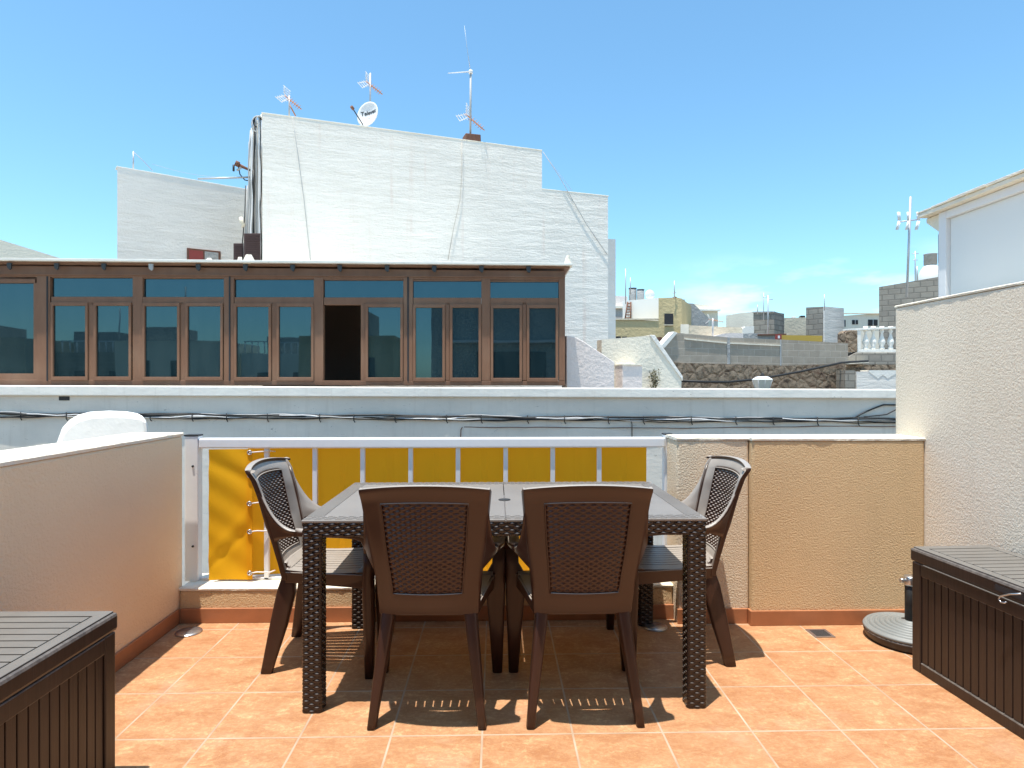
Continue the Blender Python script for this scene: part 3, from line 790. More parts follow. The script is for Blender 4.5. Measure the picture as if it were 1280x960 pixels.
# ---- parapet of the building across the street
PP = Plane(0, 8.0, 1123, 8.0)
r = thing('street_parapet_building', 'weathered white parapet wall with lighter coping across the street, below the bronze windows', 'building', (0, 8.0, GZ))
m = MB(); PP.poly(m, [(-260, 493.5), (1500, 499.5)], 0, .30, GZ); m.build('wall', M['parapet'], r)
m = MB(); PP.poly(m, [(-260, 480.5), (1500, 488.5), (1500, 499.4), (-260, 493.4)], -.055, .34); m.build('coping', M['coping'], r, bevel=.012)
m = MB(); PP.quad(m, -260, 482, 1500, 0, .32, 6.0, GZ) if False else None
# roof terrace slab behind the parapet
m = MB().box(-13, 9.5, 8.36, 14.5, GZ, .55); m.build('roof', M['grey_r'], r)
m = MB(); PP.quad(m, 74, 495.5, 87, 500.5, -.006, .01); m.build('vent_grille', M['dark'], r)

# ---- cable bundle clipped under the coping
r = thing('cable_bundle', 'bundle of black and grey cables clipped along the white parapet wall', 'cables', tuple(PP.p(560, 521)))
def wire(px0, px1, ybase, amp, seed, rad, mat, n=150, off=-.03):
    rnd = random.Random(seed); ph = [rnd.uniform(0, 6) for _ in range(4)]
    pts = []
    for px in frange(px0, px1, n):
        y = ybase(px) + amp*(math.sin(px*.021+ph[0]) + .8*math.sin(px*.052+ph[1]) + .4*math.sin(px*.13+ph[2]))
        pts.append(PP.p(px, y, off - .012*math.sin(px*.04+ph[3])))
    MB().tube(pts, rad, 6).build('cable', mat, r)
base = lambda px: 516.5 + px*.0065
wire(-260, 1500, base, .6, 1, .012, M['cable'])
wire(-260, 1500, lambda x: base(x)+1.2, .8, 2, .009, M['cable'])
wire(-260, 1500, lambda x: base(x)+2.8, 1.0, 3, .008, M['cable_g'])
wire(-260, 1500, lambda x: base(x)+3.8, .9, 4, .008, M['cable'])
wire(-260, 1500, lambda x: base(x)+2.0, 1.3, 5, .006, M['alu'])
wire(-260, 1500, lambda x: base(x)+.4, 1.2, 6, .007, M['cable_g'])
wire(-260, 1500, lambda x: base(x)+4.4, .8, 9, .006, M['cable'])
wire(580, 1500, lambda x: 534.0 + 1.0*math.sin(x*.01), .3, 7, .005, M['rust'], off=-.012)
wire(1068, 1500, lambda x: 523 - 17*min(1, max(0, (x-1068)/36))**.8, .1, 8, .010, M['cable'], 60)
wire(1080, 1500, lambda x: 521 - 3*min(1, (x-1080)/30) - 7*min(1, max(0, (x-1108)/14)), .1, 12, .008, M['cable'], 60)
rnd = random.Random(3)
for px in list(range(30, 1100, 52)):
    px += rnd.uniform(-8, 8)
    a = PP.p(px, base(px)-1.5, -.045); b = PP.p(px, base(px)+6, -.045)
    MB().tube([PP.p(px, base(px)-1.2, -.001), a, b, PP.p(px+1.5, base(px)+8.5, -.012)], .006, 6).build('clip', M['cable'], r)
a = PP.p(578, 534, -.01)
MB().tube([a, PP.p(576, 537, -.01), PP.p(575.5, 560, -.01)], .005).build('cable', M['rust'], r)
MB().tube([PP.p(788, 524, -.02), PP.p(790, 530, -.012), PP.p(790, 560, -.01)], .005).build('cable', M['cable'], r)

# ---- bronze glazed enclosure
GP = Plane(0, 8.45, 707, 8.62)
r = thing('glazed_enclosure', 'long bronze-framed glazed roof enclosure with one open sash on the opposite building', 'glazed enclosure', tuple(GP.p(360, 480)))
FZ = .06                                               # frame depth
def gbox(name, mat, x0, y0, x1, y1, f=-.03, b=.04, par=None, bev=.004):
    m = MB(); GP.quad(m, x0, y0, x1, y1, f, b); return m.build(name, mat, par or r, bevel=bev)
XL = -210
def ytop(px): return 332.5 + px*.0095                  # underside line of roof edge
# beam
m = MB(); GP.poly(m, [(XL, ytop(XL)), (706, ytop(706)), (706, 350.5), (XL, 345)], -.035, .05); m.build('top_beam', M['frame'], r, bevel=.004)
m = MB(); GP.poly(m, [(XL, 341.2), (706, 346.2), (706, 347.8), (XL, 342.8)], -.055, -.036); m.build('beam_moulding', M['frame'], r, bevel=.002)
m = MB(); GP.poly(m, [(XL, 474), (706, 476.5), (706, 482), (XL, 481)], -.035, .05); m.build('bottom_rail', M['frame'], r, bevel=.004)
def post(x0, x1, f=-.034):
    gbox('mullion', M['frame'], x0, 345, x1, 476, f, .045)
for a, b in ((48,64.5),(167.5,180),(281,293.5),(393,405),(504.5,516.5),(601.8,613),(698.3,706)): post(a, b)
for px in (61.5, 288.5, 510.5): gbox('mullion_joint', M['dark'], px-.9, 346, px+.9, 476, -.040, -.035, bev=0)
def pane(x0, y0, x1, y1, off=.01, par=None):
    m = MB(); GP.quad(m, x0, y0, x1, y1, off, off+.012); return m.build('pane', M['glass'], par or r)
# large fixed light on the left
f0 = gbox('window', M['frame'], XL, 349, 45.5, 354, -.026, .03)
m = None
for q in ((XL, 467, 45.5, 475), (43.5, 354, 48, 475)): gbox('window_rail', M['frame'], *q, -.026, .03, par=f0)
pane(XL, 353.5, 44, 467.5, par=f0)
for px in (-60, -130): gbox('window_rail', M['frame'], px-3, 354, px+3, 467, -.026, .03, par=f0)
# bays: (transom x0,x1), (sash glass pairs)
bays = [((66,167.5),(69,109),(122.6,163)), ((180,281),(183,223.3),(236.6,277)), ((294,393),(297,337),(350,390)),
        ((405.6,504),None,(460.7,501)), ((517,601.5),(520,553.3),(565.8,598.3)), ((613,698),(616.6,649.3),(661.5,694.3))]
for k, (tr, s1, s2) in enumerate(bays):
    yt = 347.5 + k*1.0
    tw = gbox('transom_window', M['frame'], tr[0], 371.2+k*.3, tr[1], 381.5, -.03, .035)
    gbox('transom_trim', M['frame'], tr[0], yt-1.8, tr[1], yt, -.022, .02, par=tw, bev=.001)
    pane(tr[0]-.3, yt-.3, tr[1]+.3, 371.5+k*.3, par=tw)
    for sidx, s_ in enumerate((s1, s2)):
        if s_ is None: continue
        x0, x1 = s_; yy0, yy1 = 382.5+k*.6, 470.8+k*.35
        fw = 3.2
        lx0 = x0-fw; lx1 = x1+fw
        sf = gbox('sash', M['frame'], lx0, yy0-4.2, lx1, yy0, -.048, .02)
        gbox('sash_rail', M['frame'], lx0, yy1, lx1, yy1+4.6, -.048, .02, par=sf)
        gbox('sash_rail', M['frame'], lx0, yy0, x0, yy1, -.0475, .02, par=sf)
        gbox('sash_rail', M['frame'], x1, yy0, lx1, yy1, -.0475, .02, par=sf)
        pane(x0-.3, yy0-.3, x1+.3, yy1+.3, off=-.02, par=sf)
    if s1 is not None:
        gbox('meeting_stile', M['frame'], s1[1]+3.4, 378, s2[0]-3.4, 475.5, -.030, .03)
    else:
        gbox('meeting_stile', M['frame'], 451.5, 378, s2[0]-3.4, 475.5, -.030, .03)
# room behind
m = MB(); GP.quad(m, XL, 350, 706, 480, 2.6, 2.66); m.build('back_wall', M['room'], r)
m = MB(); GP.quad(m, 431, 408, 452, 480, 2.52, 2.59); m.build('inner_door', M['dark'], r)
m = MB(); a = GP.p(706, 481, .05); b = GP.p(706, 481, 2.66)
m.hexa([a, a+GP.t*-.08, b+GP.t*-.08, b, a+Vector((0,0,1.5)), a+GP.t*-.08+Vector((0,0,1.5)), b+GP.t*-.08+Vector((0,0,1.5)), b+Vector((0,0,1.5))]); m.build('side_wall', M['frame'], r)
m = MB(); GP.quad(m, XL, 479.5, 706, 481.5, .05, 2.66); m.build('inner_floor', M['room'], r)
# roof
m = MB(); GP.poly(m, [(XL, 325.0+XL*.009), (714, 331.5), (714, 334.3), (XL, 328.3+XL*.009)], -.16, 2.75); rf = m.build('roof', M['coping'], r, bevel=.004)
m = MB(); GP.poly(m, [(XL, 328.5+XL*.009), (711, 334.6), (711, 336.4), (XL, 331.5+XL*.009)], -.10, 2.7); m.build('fascia', M['frame'], r)
for i in range(-3, 12):
    px = 20 + 58.2*i
    if px < XL or px > 700: continue
    m = MB(); y = 330.5+px*.0065
    GP.poly(m, [(px-3, y), (px+3, y), (px+2.4, y+7), (px+.6, y+8.5), (px-2.4, y+6)], -.125, -.101); m.build('gutter_bracket', M['cable_g'] if i == 3 else M['alu_dark'], r, bevel=.003)
rnd = random.Random(5)
for px, wd, hg in ((311, 11, 4), (300, 6, 3), (710, 6, 5), (262, 7, 2.5)):
    m = MB(); c = GP.p(px, 327+px*.009, -.05)
    n_ = 9
    rs = []
    for j in range(4):
        rr = (.11*wd/11)*(1-.22*j); rs.append([c + Vector((math.cos(2*PI*k/n_)*rr*rnd.uniform(.8, 1.25), math.sin(2*PI*k/n_)*rr*.6*rnd.uniform(.8, 1.2), -.01+hg*.011*j)) for k in range(n_)])
    m.rings(rs, smooth=False); tag(m.build('mortar_lump', M['cap'], loc=c), {311:'large pale mortar lump on the roof edge below the brown shutters', 300:'small pale mortar lump beside the larger one on the roof edge', 710:'broken mortar piece on the right end of the bronze enclosure roof', 262:'flat mortar crumb on the roof edge below the small red window'}[px], 'rubble')

# ---- big white building
BP = Plane(328, 11.0, 760, 13.27)
r = thing('white_building', 'tall windowless white rough-rendered building with a stepped roofline', 'building', tuple(at(540, 478, 12.2).xy) + (GZ,))
m = MB(); BP.poly(m, [(328, 141.5), (677.5, 188.5), (677.5, 236.5), (760, 245.5)], 0, 5.0, GZ); m.build('wall', M['white'], r)
m = MB(); BP.poly(m, [(326.8, 140), (677.9, 187.2), (677.9, 189.0), (326.8, 142.0)], -.004, .25)
m.build('roof_edge', M['cap'], r, bevel=.008)
m = MB(); BP.poly(m, [(677.0, 235.4), (761, 244.4), (761, 245.8), (677.0, 237.0)], -.004, .25); m.build('roof_edge', M['cap'], r, bevel=.008)
def bwire(pts, rad, mat, off=-.02, name='wall_cable', par=None, pl=None):
    MB().tube([(pl or BP).p(x, y, off) for x, y in pts], rad, 6).build(name, mat, par or r)
bwire([(365.5, 146), (372, 190), (380, 250), (388, 325)], .005, M['cable_g'])
bwire([(577, 177), (577.5, 215), (575, 250), (567, 285), (560, 325)], .005, M['wire_tan'])
bwire([(679, 190), (700, 222), (733, 280), (759, 318)], .006, M['cable_g'])
# sliver of wall behind its right end
SP = Plane(758, 15.0, 770, 15.3)
m = MB(); SP.poly(m, [(735, 297), (769.5, 299)], 0, 3.0, GZ)
tag(m.build('white_building', M['white_wing'], loc=(at(764, 478, 15).x, 15, GZ)), 'narrow bluish white wall sliver behind the right end of the big white building', 'building')

# ---- left wing
WP = Plane(146, 12.5, 306, 13.97)
r2 = thing('white_building', 'lower white building wing in shade with a sloping roofline and small red window', 'building', tuple(at(226, 478, 13.2).xy) + (GZ,))
m = MB(); q0, q1 = WP.p(146.5, 208.5), WP.p(331, 241); m.prism([q0, q1, Vector((q1.x, q1.y, GZ)), Vector((q0.x, q0.y, GZ))], (-1.7, 3.6, 0)); m.build('wall', M['white_wing'], r2)
m = MB(); WP.poly(m, [(145.8, 207.3), (331, 240), (331, 241.4), (145.8, 208.7)], -.004, .22); m.build('roof_edge', M['coping'], r2, bevel=.006)
m = MB(); WP.poly(m, [(233.5, 310), (275.5, 314.3), (275.5, 333), (233.5, 333)], -.03, .03); wf = m.build('window', M['rust'], r2, bevel=.006)
m = MB(); WP.poly(m, [(236, 312.5), (253.5, 314.3), (253.5, 333), (236, 333)], -.036, -.031); m.build('shutter', M['red'], wf)
m = MB(); WP.poly(m, [(255.5, 314.5), (272.5, 316.3), (272.5, 333), (255.5, 333)], -.036, -.031); m.build('pane', M['grey_r'], wf)
# cable chase between them
CP = Plane(300, 12.4, 330, 12.6)
r3 = thing('wall_pilaster', 'narrow white masonry strip carrying a tangle of cables between the two white buildings', 'wall', tuple(at(320, 478, 12.3).xy) + (GZ,))
m = MB(); CP.poly(m, [(314, 166), (320, 150), (330, 150)], 0, .6, GZ); m.build('wall_body', M['white_wing'], r3)
rnd = random.Random(11)
for i, (xa_, ya_, xb_) in enumerate(((314.5,160,311),(316,152,314),(318,148,318),(320,146,322),(322.5,146,325),(325,144,327),(312.5,163,308),(326.5,143,325),(319,157,316))):
    pts = [(xa_ + (xb_-xa_)*t + rnd.uniform(-.9,.9) , ya_ + (330-ya_)*t) for t in frange(0, 1, 9)]
    mats = [M['cable_g'], M['alu'], M['cable']]
    MB().tube([CP.p(x, y, -.04-.01*(i % 3)) for x, y in pts], .014 if i % 3 != 2 else .010, 6).build('cable', mats[i % 3], r3)
for k, (cx_, cy_, rr) in enumerate(((322, 152, 7), (322, 155, 10), (324, 150, 5))):
    MB().tube([CP.p(cx_+rr*math.cos(a)*.75, cy_+rr*math.sin(a), -.06-.01*k) for a in frange(PI*.55, PI*1.9, 16)], .012, 6).build('cable', M['cable'] if k == 0 else M['cable_g'], r3)
MB().tube([CP.p(317, 212, -.06), CP.p(316.5, 228, -.065), CP.p(317, 250, -.06)], [.012, .030, .008], 8).build('cable', M['cable'], r3)
MB().tube([CP.p(301, 272, -.05), CP.p(302, 278, -.08), CP.p(305, 281, -.05), CP.p(302, 283, -.02)], .035, 8).build('junction_box', M['cap'], r3)
for k in range(3): MB().tube([CP.p(307+k*2.2, 232, -.02), CP.p(306+k*2, 270, -.04), CP.p(301+k*3, 325, -.02)], .010, 6).build('cable', M['cable_g'] if k else M['cable'], r3)
# dark shutters
SP2 = Plane(290, 11.7, 326, 11.9)
def shutter(label, x0, y0, x1, y1, o):
    rr = thing('louvred_shutter', label, 'shutter', tuple(SP2.p((x0+x1)/2, y1, o)))
    m = MB(); SP2.quad(m, x0, y0, x1, y1, o, o+.12); m.build('shutter_frame', M['shutter'], rr, bevel=.006)
    m = MB(); n = int((y1-y0)/2.4)
    for i in range(n): y = y0+2.2+i*(y1-y0-3)/n; SP2.quad(m, x0+1.8, y, x1-1.8, y+1.1, o-.014, o-.001)
    m.build('louvres', M['shutter'], rr)
shutter('larger dark brown louvred shutter against the pilaster of cables', 305, 291.5, 325.5, 334, 0)
shutter('smaller dark brown louvred shutter left of the larger one', 292, 302, 304.6, 334, .15)

# pole and LNB arm left of the pilaster
r4 = thing('horizontal_pole', 'thin horizontal metal pole over the shaded wing roof', 'pole', tuple(CP.p(313, 222)))
MB().tube([CP.p(247, 223.5), CP.p(313, 221.5)], .018, 6).build('pole_tube', M['aerial'], r4)
r4 = thing('dish_arm', 'rusty satellite receiver arm on a bracket at the pilaster', 'receiver arm', tuple(CP.p(313, 213)))
MB().tube([CP.p(313, 213), CP.p(298, 206)], [.022, .035], 6).build('arm', M['rust'], r4)
MB().tube([CP.p(294, 203.5), CP.p(299, 206)], .055, 8).build('receiver', M['rust'], r4)
MB().tube([CP.p(292, 206), CP.p(292, 214)], .02, 6).build('receiver', M['cable'], r4)
MB().tube([CP.p(298, 208), CP.p(300, 218), CP.p(306, 225), CP.p(311, 226)], .011, 6).build('cable', M['cable'], r4)
MB().tube([CP.p(296, 213), CP.p(301, 210), CP.p(300, 206)], .02, 6).build('bracket', M['cable_g'], r4)

# ---- aerials
def yagi(rt, c, s, yaw_, tilt=0.0, els=6, orange=True):
    """boom with reflector pair at the rear and rod elements; c mast point, s metres long"""
    R = Matrix.Rotation(yaw_, 3, 'Z') @ Matrix.Rotation(tilt, 3, 'Y')
    def q(x, y, z): return Vector(c) + R @ Vector((x*s, y*s, z*s))
    MB().tube([q(-.28,0,0), q(.72,0,0)], .010*max(1, s), 6).build('boom', M['orange'] if orange else M['aerial'], rt)
    m = MB()
    for i in range(els):
        x = -.02+.72*i/els; hw = .20-.012*i
        m.tube([q(x,-hw,0), q(x,hw,0)], .0055*max(1,s), 5)
        m.tube([q(x,0,-.10), q(x,0,.10)], .0055*max(1,s), 5)
    m.build('elements', M['orange'] if orange else M['aerial'], rt)
    m = MB()
    for sg in (-1, 1):
        for k in range(4):
            z = sg*(.06+.075*k); m.tube([q(-.20-.06*k,-.28,z), q(-.20-.06*k,.28,z)], .006*max(1,s), 5)
        for yy in (-.22, .22): m.tube([q(-.16,yy*.6,0), q(-.20-.18,yy,sg*.30)], .006*max(1,s), 5)
    m.build('reflector', M['dish'], rt)
def mast(rt, a, b, rad=.014, mat='aerial'): MB().tube([a, b], rad, 8).build('mast', M[mat], rt)

a = BP.p(361.5, 147, .12); r = thing('tv_aerial', 'small television aerial on the left corner of the white building roof', 'aerial', tuple(a))
mast(r, a, BP.p(361.5, 120, .12)); yagi(r, BP.p(361.5, 124, .12), .42, math.radians(-12), math.radians(40))
MB().tube([BP.p(361.5, 130, .12), BP.p(369.5, 145, .12)], .012, 6).build('strut', M['orange'], r)
a = BP.p(462.5, 152, .7); r = thing('tv_aerial', 'television aerial on a mast just behind the satellite dish', 'aerial', tuple(a))
mast(r, a, BP.p(463, 91.5, .7), .017); yagi(r, BP.p(463, 106, .7), .44, math.radians(-12), math.radians(40))
# dish
a = BP.p(461.5, 149, .32); r = thing('satellite_dish', 'round white satellite dish with dark lettering on the big white building roof', 'satellite dish', tuple(a))
dc = BP.p(459.3, 142.5, .30)
nrm = (Vector((.0, .0, CAMH)) - dc).normalized(); R = (Matrix.Rotation(math.radians(-36), 3, 'Z') @ nrm); R = (R + Vector((0,0,.50))).normalized()
xa3 = Vector((0,0,1)).cross(R).normalized(); ya3 = R.cross(xa3).normalized()
rad = .232
rs = []
for t in frange(.02, 1, 9): rs.append([dc + xa3*math.cos(q)*rad*t + ya3*math.sin(q)*rad*1.04*t + R*(.055*t*t-.055) for q in frange(0, 2*PI*31/32, 32)])
dsh = MB().rings(rs, cap=False).build('dish', M['dish'], r, solid=.008, fix=True)
MB().tube([dc - R*.06, dc - R*.12, a], .016).build('mount', M['cable_g'], r)
lw = dc - ya3*.20 - xa3*.08
MB().tube([lw, dc + R*.26 - ya3*.02 - xa3*.13], .010).build('feed_arm', M['cable'], r)
MB().tube([dc + R*.25 - ya3*.02 - xa3*.13, dc + R*.31 + ya3*.0 - xa3*.13], .028, 8).build('receiver', M['rust'], r)
fc = bpy.data.curves.new('lettering', 'FONT'); fc.body = 'Televes'; fc.size = .108; fc.align_x = 'CENTER'; fc.align_y = 'CENTER'; fc.extrude = .0015; fc.offset = .002
fo = bpy.data.objects.new('tmp_text', fc); COL.objects.link(fo)
dg = bpy.context.evaluated_depsgraph_get(); dg.update()
tm = bpy.data.meshes.new_from_object(fo.evaluated_get(dg)); bpy.data.objects.remove(fo)
lo_ = bpy.data.objects.new('lettering', tm); COL.objects.link(lo_); tm.materials.clear(); tm.materials.append(M['ink'])
rot = Matrix((xa3, ya3, R)).transposed().to_4x4(); rot = rot @ Matrix.Rotation(math.radians(5), 4, 'Z')
tm.transform(Matrix.Translation(dc + ya3*.045 - R*.020 + R*.0) @ rot); tm.transform(Matrix.Translation(-Vector(r.location)))
for v in tm.vertices:                                  # bend the letters onto the bowl
    p_ = v.co + r.location - dc; rr2 = (p_.dot(xa3)**2 + (p_.dot(ya3)/1.04)**2)/rad**2
    v.co += R*(.055*rr2 - .055 + .008 + .020)
lo_.parent = r
# tall mast
r = thing('mast_base', 'rusty masonry block on the white building roof holding the tall mast', 'block', tuple(BP.p(592, 177, .1)))
m = MB(); BP.poly(m, [(582.5, 165.5), (601.5, 167.5), (602, 179), (582, 177)], .02, .26); m.build('block', M['rust'], r, bevel=.015)
a = BP.p(588, 168, .10); r = thing('tall_mast', 'tall roof mast with whip antenna, side arm and television aerial', 'aerial', tuple(a))
mast(r, a, BP.p(588.3, 92, .10), .020, 'cable_g')
MB().tube([BP.p(588.3, 92, .1), BP.p(588.5, 88, .1)], .038, 8).build('hub', M['dish'], r)
MB().tube([BP.p(588, 89.5, .1), BP.p(560, 91.5, .1)], [.012, .006], 6).build('side_arm', M['dish'], r)
MB().tube([BP.p(588, 88, .1), BP.p(584, 62, .1), BP.p(580.5, 32, .1)], [.007, .004, .002], 6).build('whip', M['aerial'], r)
yagi(r, BP.p(588, 148, .10), .52, math.radians(-12), math.radians(42)); 
# left wing mast and stay
a = WP.p(166.5, 212, .1); r = thing('short_mast', 'thin bare mast with a slanting stay on the left wing roof', 'mast', tuple(a))
mast(r, a, WP.p(166.8, 189.5, .1), .014)
MB().tube([WP.p(167, 190, .1), WP.p(180, 202, .1), WP.p(191, 214, .1)], .007, 5).build('stay', M['cable_g'], r)
r = thing('guy_wire', 'thin sagging wire above the left wing roof', 'wire', tuple(WP.p(190, 212)))
MB().tube([WP.p(190+110*t, 205+17*t+5*math.sin(t*PI), .1) for t in frange(0, 1, 12)], .003, 5).build('wire_strand', M['cable_g'], r)
r = thing('guy_wire', 'thin guy wire from the upper step of the white roof to the lower one', 'wire', tuple(BP.p(679, 190)))
MB().tube([BP.p(678.5, 190, -.02), BP.p(715, 238, -.02)], .003, 5).build('wire_strand', M['aerial'], r)

# ---- cream gable far left
m = MB(); QP = Plane(-60, 19, 85, 20); QP.poly(m, [(-260, 222), (0, 299.5), (78, 323.5), (96, 326)], 0, 4, GZ)
tag(m.build('cream_building', M['cream'], loc=tuple(at(20, 478, 19.5).xy)+(GZ,)), 'cream building with a sloping top at the far left edge', 'building')

# ---- stepped pale walls right of the enclosure
m = MB(); SPk = Plane(700, 9.1, 768, 9.3); SPk.poly(m, [(708.2, 419.5), (720, 421.5), (730, 427), (768, 452.5), (768, 486), (708.2, 486)], 0, .22)
tag(m.build('sloped_wall', M['pink'], loc=SPk.p(740, 486), bevel=.01), 'pale pink sloping stair wall beside the bronze glazed enclosure', 'wall')
CPk = Plane(750, 9.8, 852, 10.0)
r = thing('sloped_wall', 'cream gabled parapet wall with a white slanting coping, beside the pink wall', 'wall', tuple(CPk.p(800, 486)))
m = MB(); CPk.poly(m, [(752, 424.5), (813.5, 419.5), (851.8, 474), (851.8, 487), (752, 487)], 0, .25); m.build('wall_body', M['cream'], r)
m = MB(); CPk.poly(m, [(811.5, 418.7), (818, 418.9), (853, 470.5), (853, 476)], -.02, .3); m.build('coping', M['white_plain'], r, bevel=.006)
m = MB(); CPk.quad(m, 769, 457, 792.8, 487, -.35, -.002); m.build('low_block', M['pink'], r, bevel=.01)
m = MB(); CPk.quad(m, 768.4, 456, 793.4, 459, -.37, -.351) if False else CPk.quad(m, 768.4, 455.6, 793.4, 457.6, -.37, .0); m.build('block_coping', M['cream'], r, bevel=.004)
# dead weed against the wall
r = thing('dry_weed', 'small dry weed growing against the cream gabled wall', 'plant', tuple(CPk.p(818, 486, -.1)))
rnd = random.Random(21); m = MB(); ml = MB()
for k in range(7):
    x, y = 818 + rnd.uniform(-2, 2), 486; pts = [CPk.p(x, y, -.1)]
    hgt = rnd.uniform(.5, 1)*24; dx = rnd.uniform(-6, 6)
    for t in frange(.2, 1, 6): pts.append(CPk.p(x+dx*t+rnd.uniform(-1.2, 1.2), y-hgt*t, -.1+rnd.uniform(-.05, .05)))
    m.tube(pts, .0035, 4)
    for q in pts[1:]:
        for _ in range(4):
            c = q + Vector((rnd.uniform(-.05, .05), rnd.uniform(-.04, .04), rnd.uniform(-.03, .03))); s_ = rnd.uniform(.012, .022)
            u_ = Vector((rnd.uniform(-1, 1), rnd.uniform(-1, 1), rnd.uniform(-1, 1))).normalized(); v_ = u_.orthogonal()
            vs = [ml.bm.verts.new(c+u_*s_), ml.bm.verts.new(c+v_*s_*.5), ml.bm.verts.new(c-u_*s_), ml.bm.verts.new(c-v_*s_*.5)]; ml.face(vs)
m.build('stems', M['plant'], r); ml.build('leaves', M['plant'], r, fix=False)

# ---- concrete block wall on rubble
KP = Plane(825, 18.0, 1058, 20.0)
r = thing('block_wall', 'grey concrete block wall standing on a brown rubble stone base', 'wall', tuple(KP.p(940, 486)))
m = MB(); KP.poly(m, [(826, 433), (842, 415.8), (908, 421.5), (908.5, 421.8), (977, 424.5), (1060, 429), (1060, 454.5), (977, 457), (852, 453.8), (840, 453), (826, 440)], 0, .2); m.build('block_courses', M['block'], r)
m = MB(); KP.poly(m, [(820, 440), (840, 452.5), (852, 453.9), (977, 457.2), (1056, 454.6), (1056, 500), (820, 500)], -.05, .25); m.build('rubble_base', M['rubble'], r)
m = MB(); KP.poly(m, [(824.5, 432.5), (841, 414.6), (845.5, 416.2), (829.5, 435)], -.06, .24); m.build('coping', M['white_plain'], r, bevel=.005)
m = MB(); KP.poly(m, [(855, 422.7), (908, 428), (908, 429.6), (855, 424.3)], -.03, -.001); KP.poly(m, [(912, 428.3), (975, 431.2), (975, 432.6), (912, 429.8)], -.03, -.001); m.build('mortar_line', M['cream'], r)
m = MB(); KP.poly(m, [(908.6, 421.5), (912, 421.8), (912, 456), (908.6, 456)], -.025, -.001); m.build('pier', M['grey_r'], r)
m = MB(); KP.poly(m, [(974.8, 424.3), (976.4, 424.4), (976.4, 457), (974.8, 457)], -.012, -.001); m.build('movement_joint', M['cable_g'], r)
# dark wire over it
r = thing('overhead_cable', 'thick dark cable sagging in front of the rubble wall', 'cable', tuple(KP.p(950, 476, -.4)))
MB().tube([KP.p(x, y, -.4) for x, y in ((852, 476), (880, 477.3), (910, 477.5), (940, 474.5), (970, 470), (1000, 464.5), (1030, 458), (1052, 453.3), (1085, 451.3))], .034, 8).build('cable_run', M['cable'], r)
# street lantern
a = at(953, 500, 9.0); r = thing('street_lantern', 'white old-style street lantern with dark finial, top showing over the coping', 'street lamp', tuple(a))
def lc(px, py): return at(px, py, 9.0)
c = lc(952.8, 478); 
def sq(z, hw): return [(c.x-hw, c.y-hw, z), (c.x+hw, c.y-hw, z), (c.x+hw, c.y+hw, z), (c.x-hw, c.y+hw, z)]
z0, z1, z2, z3 = lc(0, 489).z, lc(0, 475).z, lc(0, 471).z, lc(0, 466.5).z
m = MB(); m.rings([sq(z0, .062), sq(z1, .098)], smooth=False); m.build('lantern_glass', M['lampglass'], r)
m = MB(); m.rings([sq(z1+.001, .104), sq(z1+.010, .104), sq(z2, .062), sq(z2+.006, .040)], smooth=False); m.build('lantern_roof', M['alu'], r)
m = MB()
for s1_ in (-1, 1):
    for s2_ in (-1, 1): m.tube([(c.x+s1_*.063, c.y+s2_*.063, z0), (c.x+s1_*.099, c.y+s2_*.099, z1)], .006, 5)
m.tube([(c.x, c.y-.064, z0), (c.x, c.y-.100, z1)], .006, 5)
m.build('lantern_bars', M['cable_g'], r)
MB().lathe([(0, z2+.006), (.030, z2+.006), (.035, z2+.02), (.018, z2+.032), (.022, z2+.045), (.0, z3+.01)], 12, (c.x, c.y, 0)).build('finial', M['cable'], r)
MB().tube([(c.x, c.y, GZ), (c.x, c.y, z0)], .04, 10).build('pole', M['alu'], r)

# grey pier + bluish wall at the right
m = MB(); AP = Plane(1050, 19.2, 1300, 19.4); AP.quad(m, 1056.5, 463, 1069.5, 500, 0, .5)
tag(m.build('masonry_pier', M['block2'], loc=AP.p(1063, 500)), 'narrow dark grey block pier between the rubble wall and the pale blue-white wall', 'pier')
r = thing('garden_wall', 'pale blue-white wall with chipped white top below the balustrade', 'wall', tuple(AP.p(1100, 500)))
m = MB(); AP.quad(m, 1069.8, 464.5, 1300, 500, -.05, .4); m.build('wall_body', M['white_wing'], r)
m = MB(); AP.poly(m, [(1084, 462.8), (1300, 462.8), (1300, 464.6), (1118, 467.5), (1108, 473), (1102, 468.5), (1096, 473), (1086, 466)], -.06, .38); m.build('flaking_paint', M['white_plain'], r)
# rough ledge with brown earth band
BL = Plane(1050, 20.4, 1300, 20.8)
r = thing('rubble_ledge', 'rough grey stone ledge over a reddish earth band carrying the white balustrade', 'ledge', tuple(BL.p(1100, 465)))
m = MB(); BL.poly(m, [(1058, 447), (1070, 440.5), (1300, 439), (1300, 456), (1058, 456)], 0, 2.5); m.build('ledge_stone', M['block2'], r, bevel=.02)
m = MB(); BL.poly(m, [(1050, 456), (1300, 456), (1300, 500), (1076, 500), (1076, 464), (1050, 465)], -.03, .5); m.build('earth_band', M['rubble'], r)
m = MB(); BL.poly(m, [(1048, 453.2), (1078, 451.5), (1079, 453.5), (1050, 455.8)], -.3, -.05); m.build('plank', M['cream'], r)
m = MB(); BL.poly(m, [(1057.8, 440.5), (1057.5, 416), (1061, 412.5), (1072.5, 413), (1072.5, 440)], .02, .5)
tag(m.build('stone_pier', M['rubble'], loc=BL.p(1065, 441), bevel=.02), 'rough grey stone pier at the left end of the white balustrade', 'pier')
r = thing('balustrade', 'white turned balustrade on the rough ledge beside the tall right wall', 'balustrade', tuple(BL.p(1100, 440, .2)))
m = MB(); BL.poly(m, [(1061, 411), (1300, 399), (1300, 402.5), (1061, 413.2)], .08, .34); m.build('handrail', M['white_plain'], r, bevel=.008)
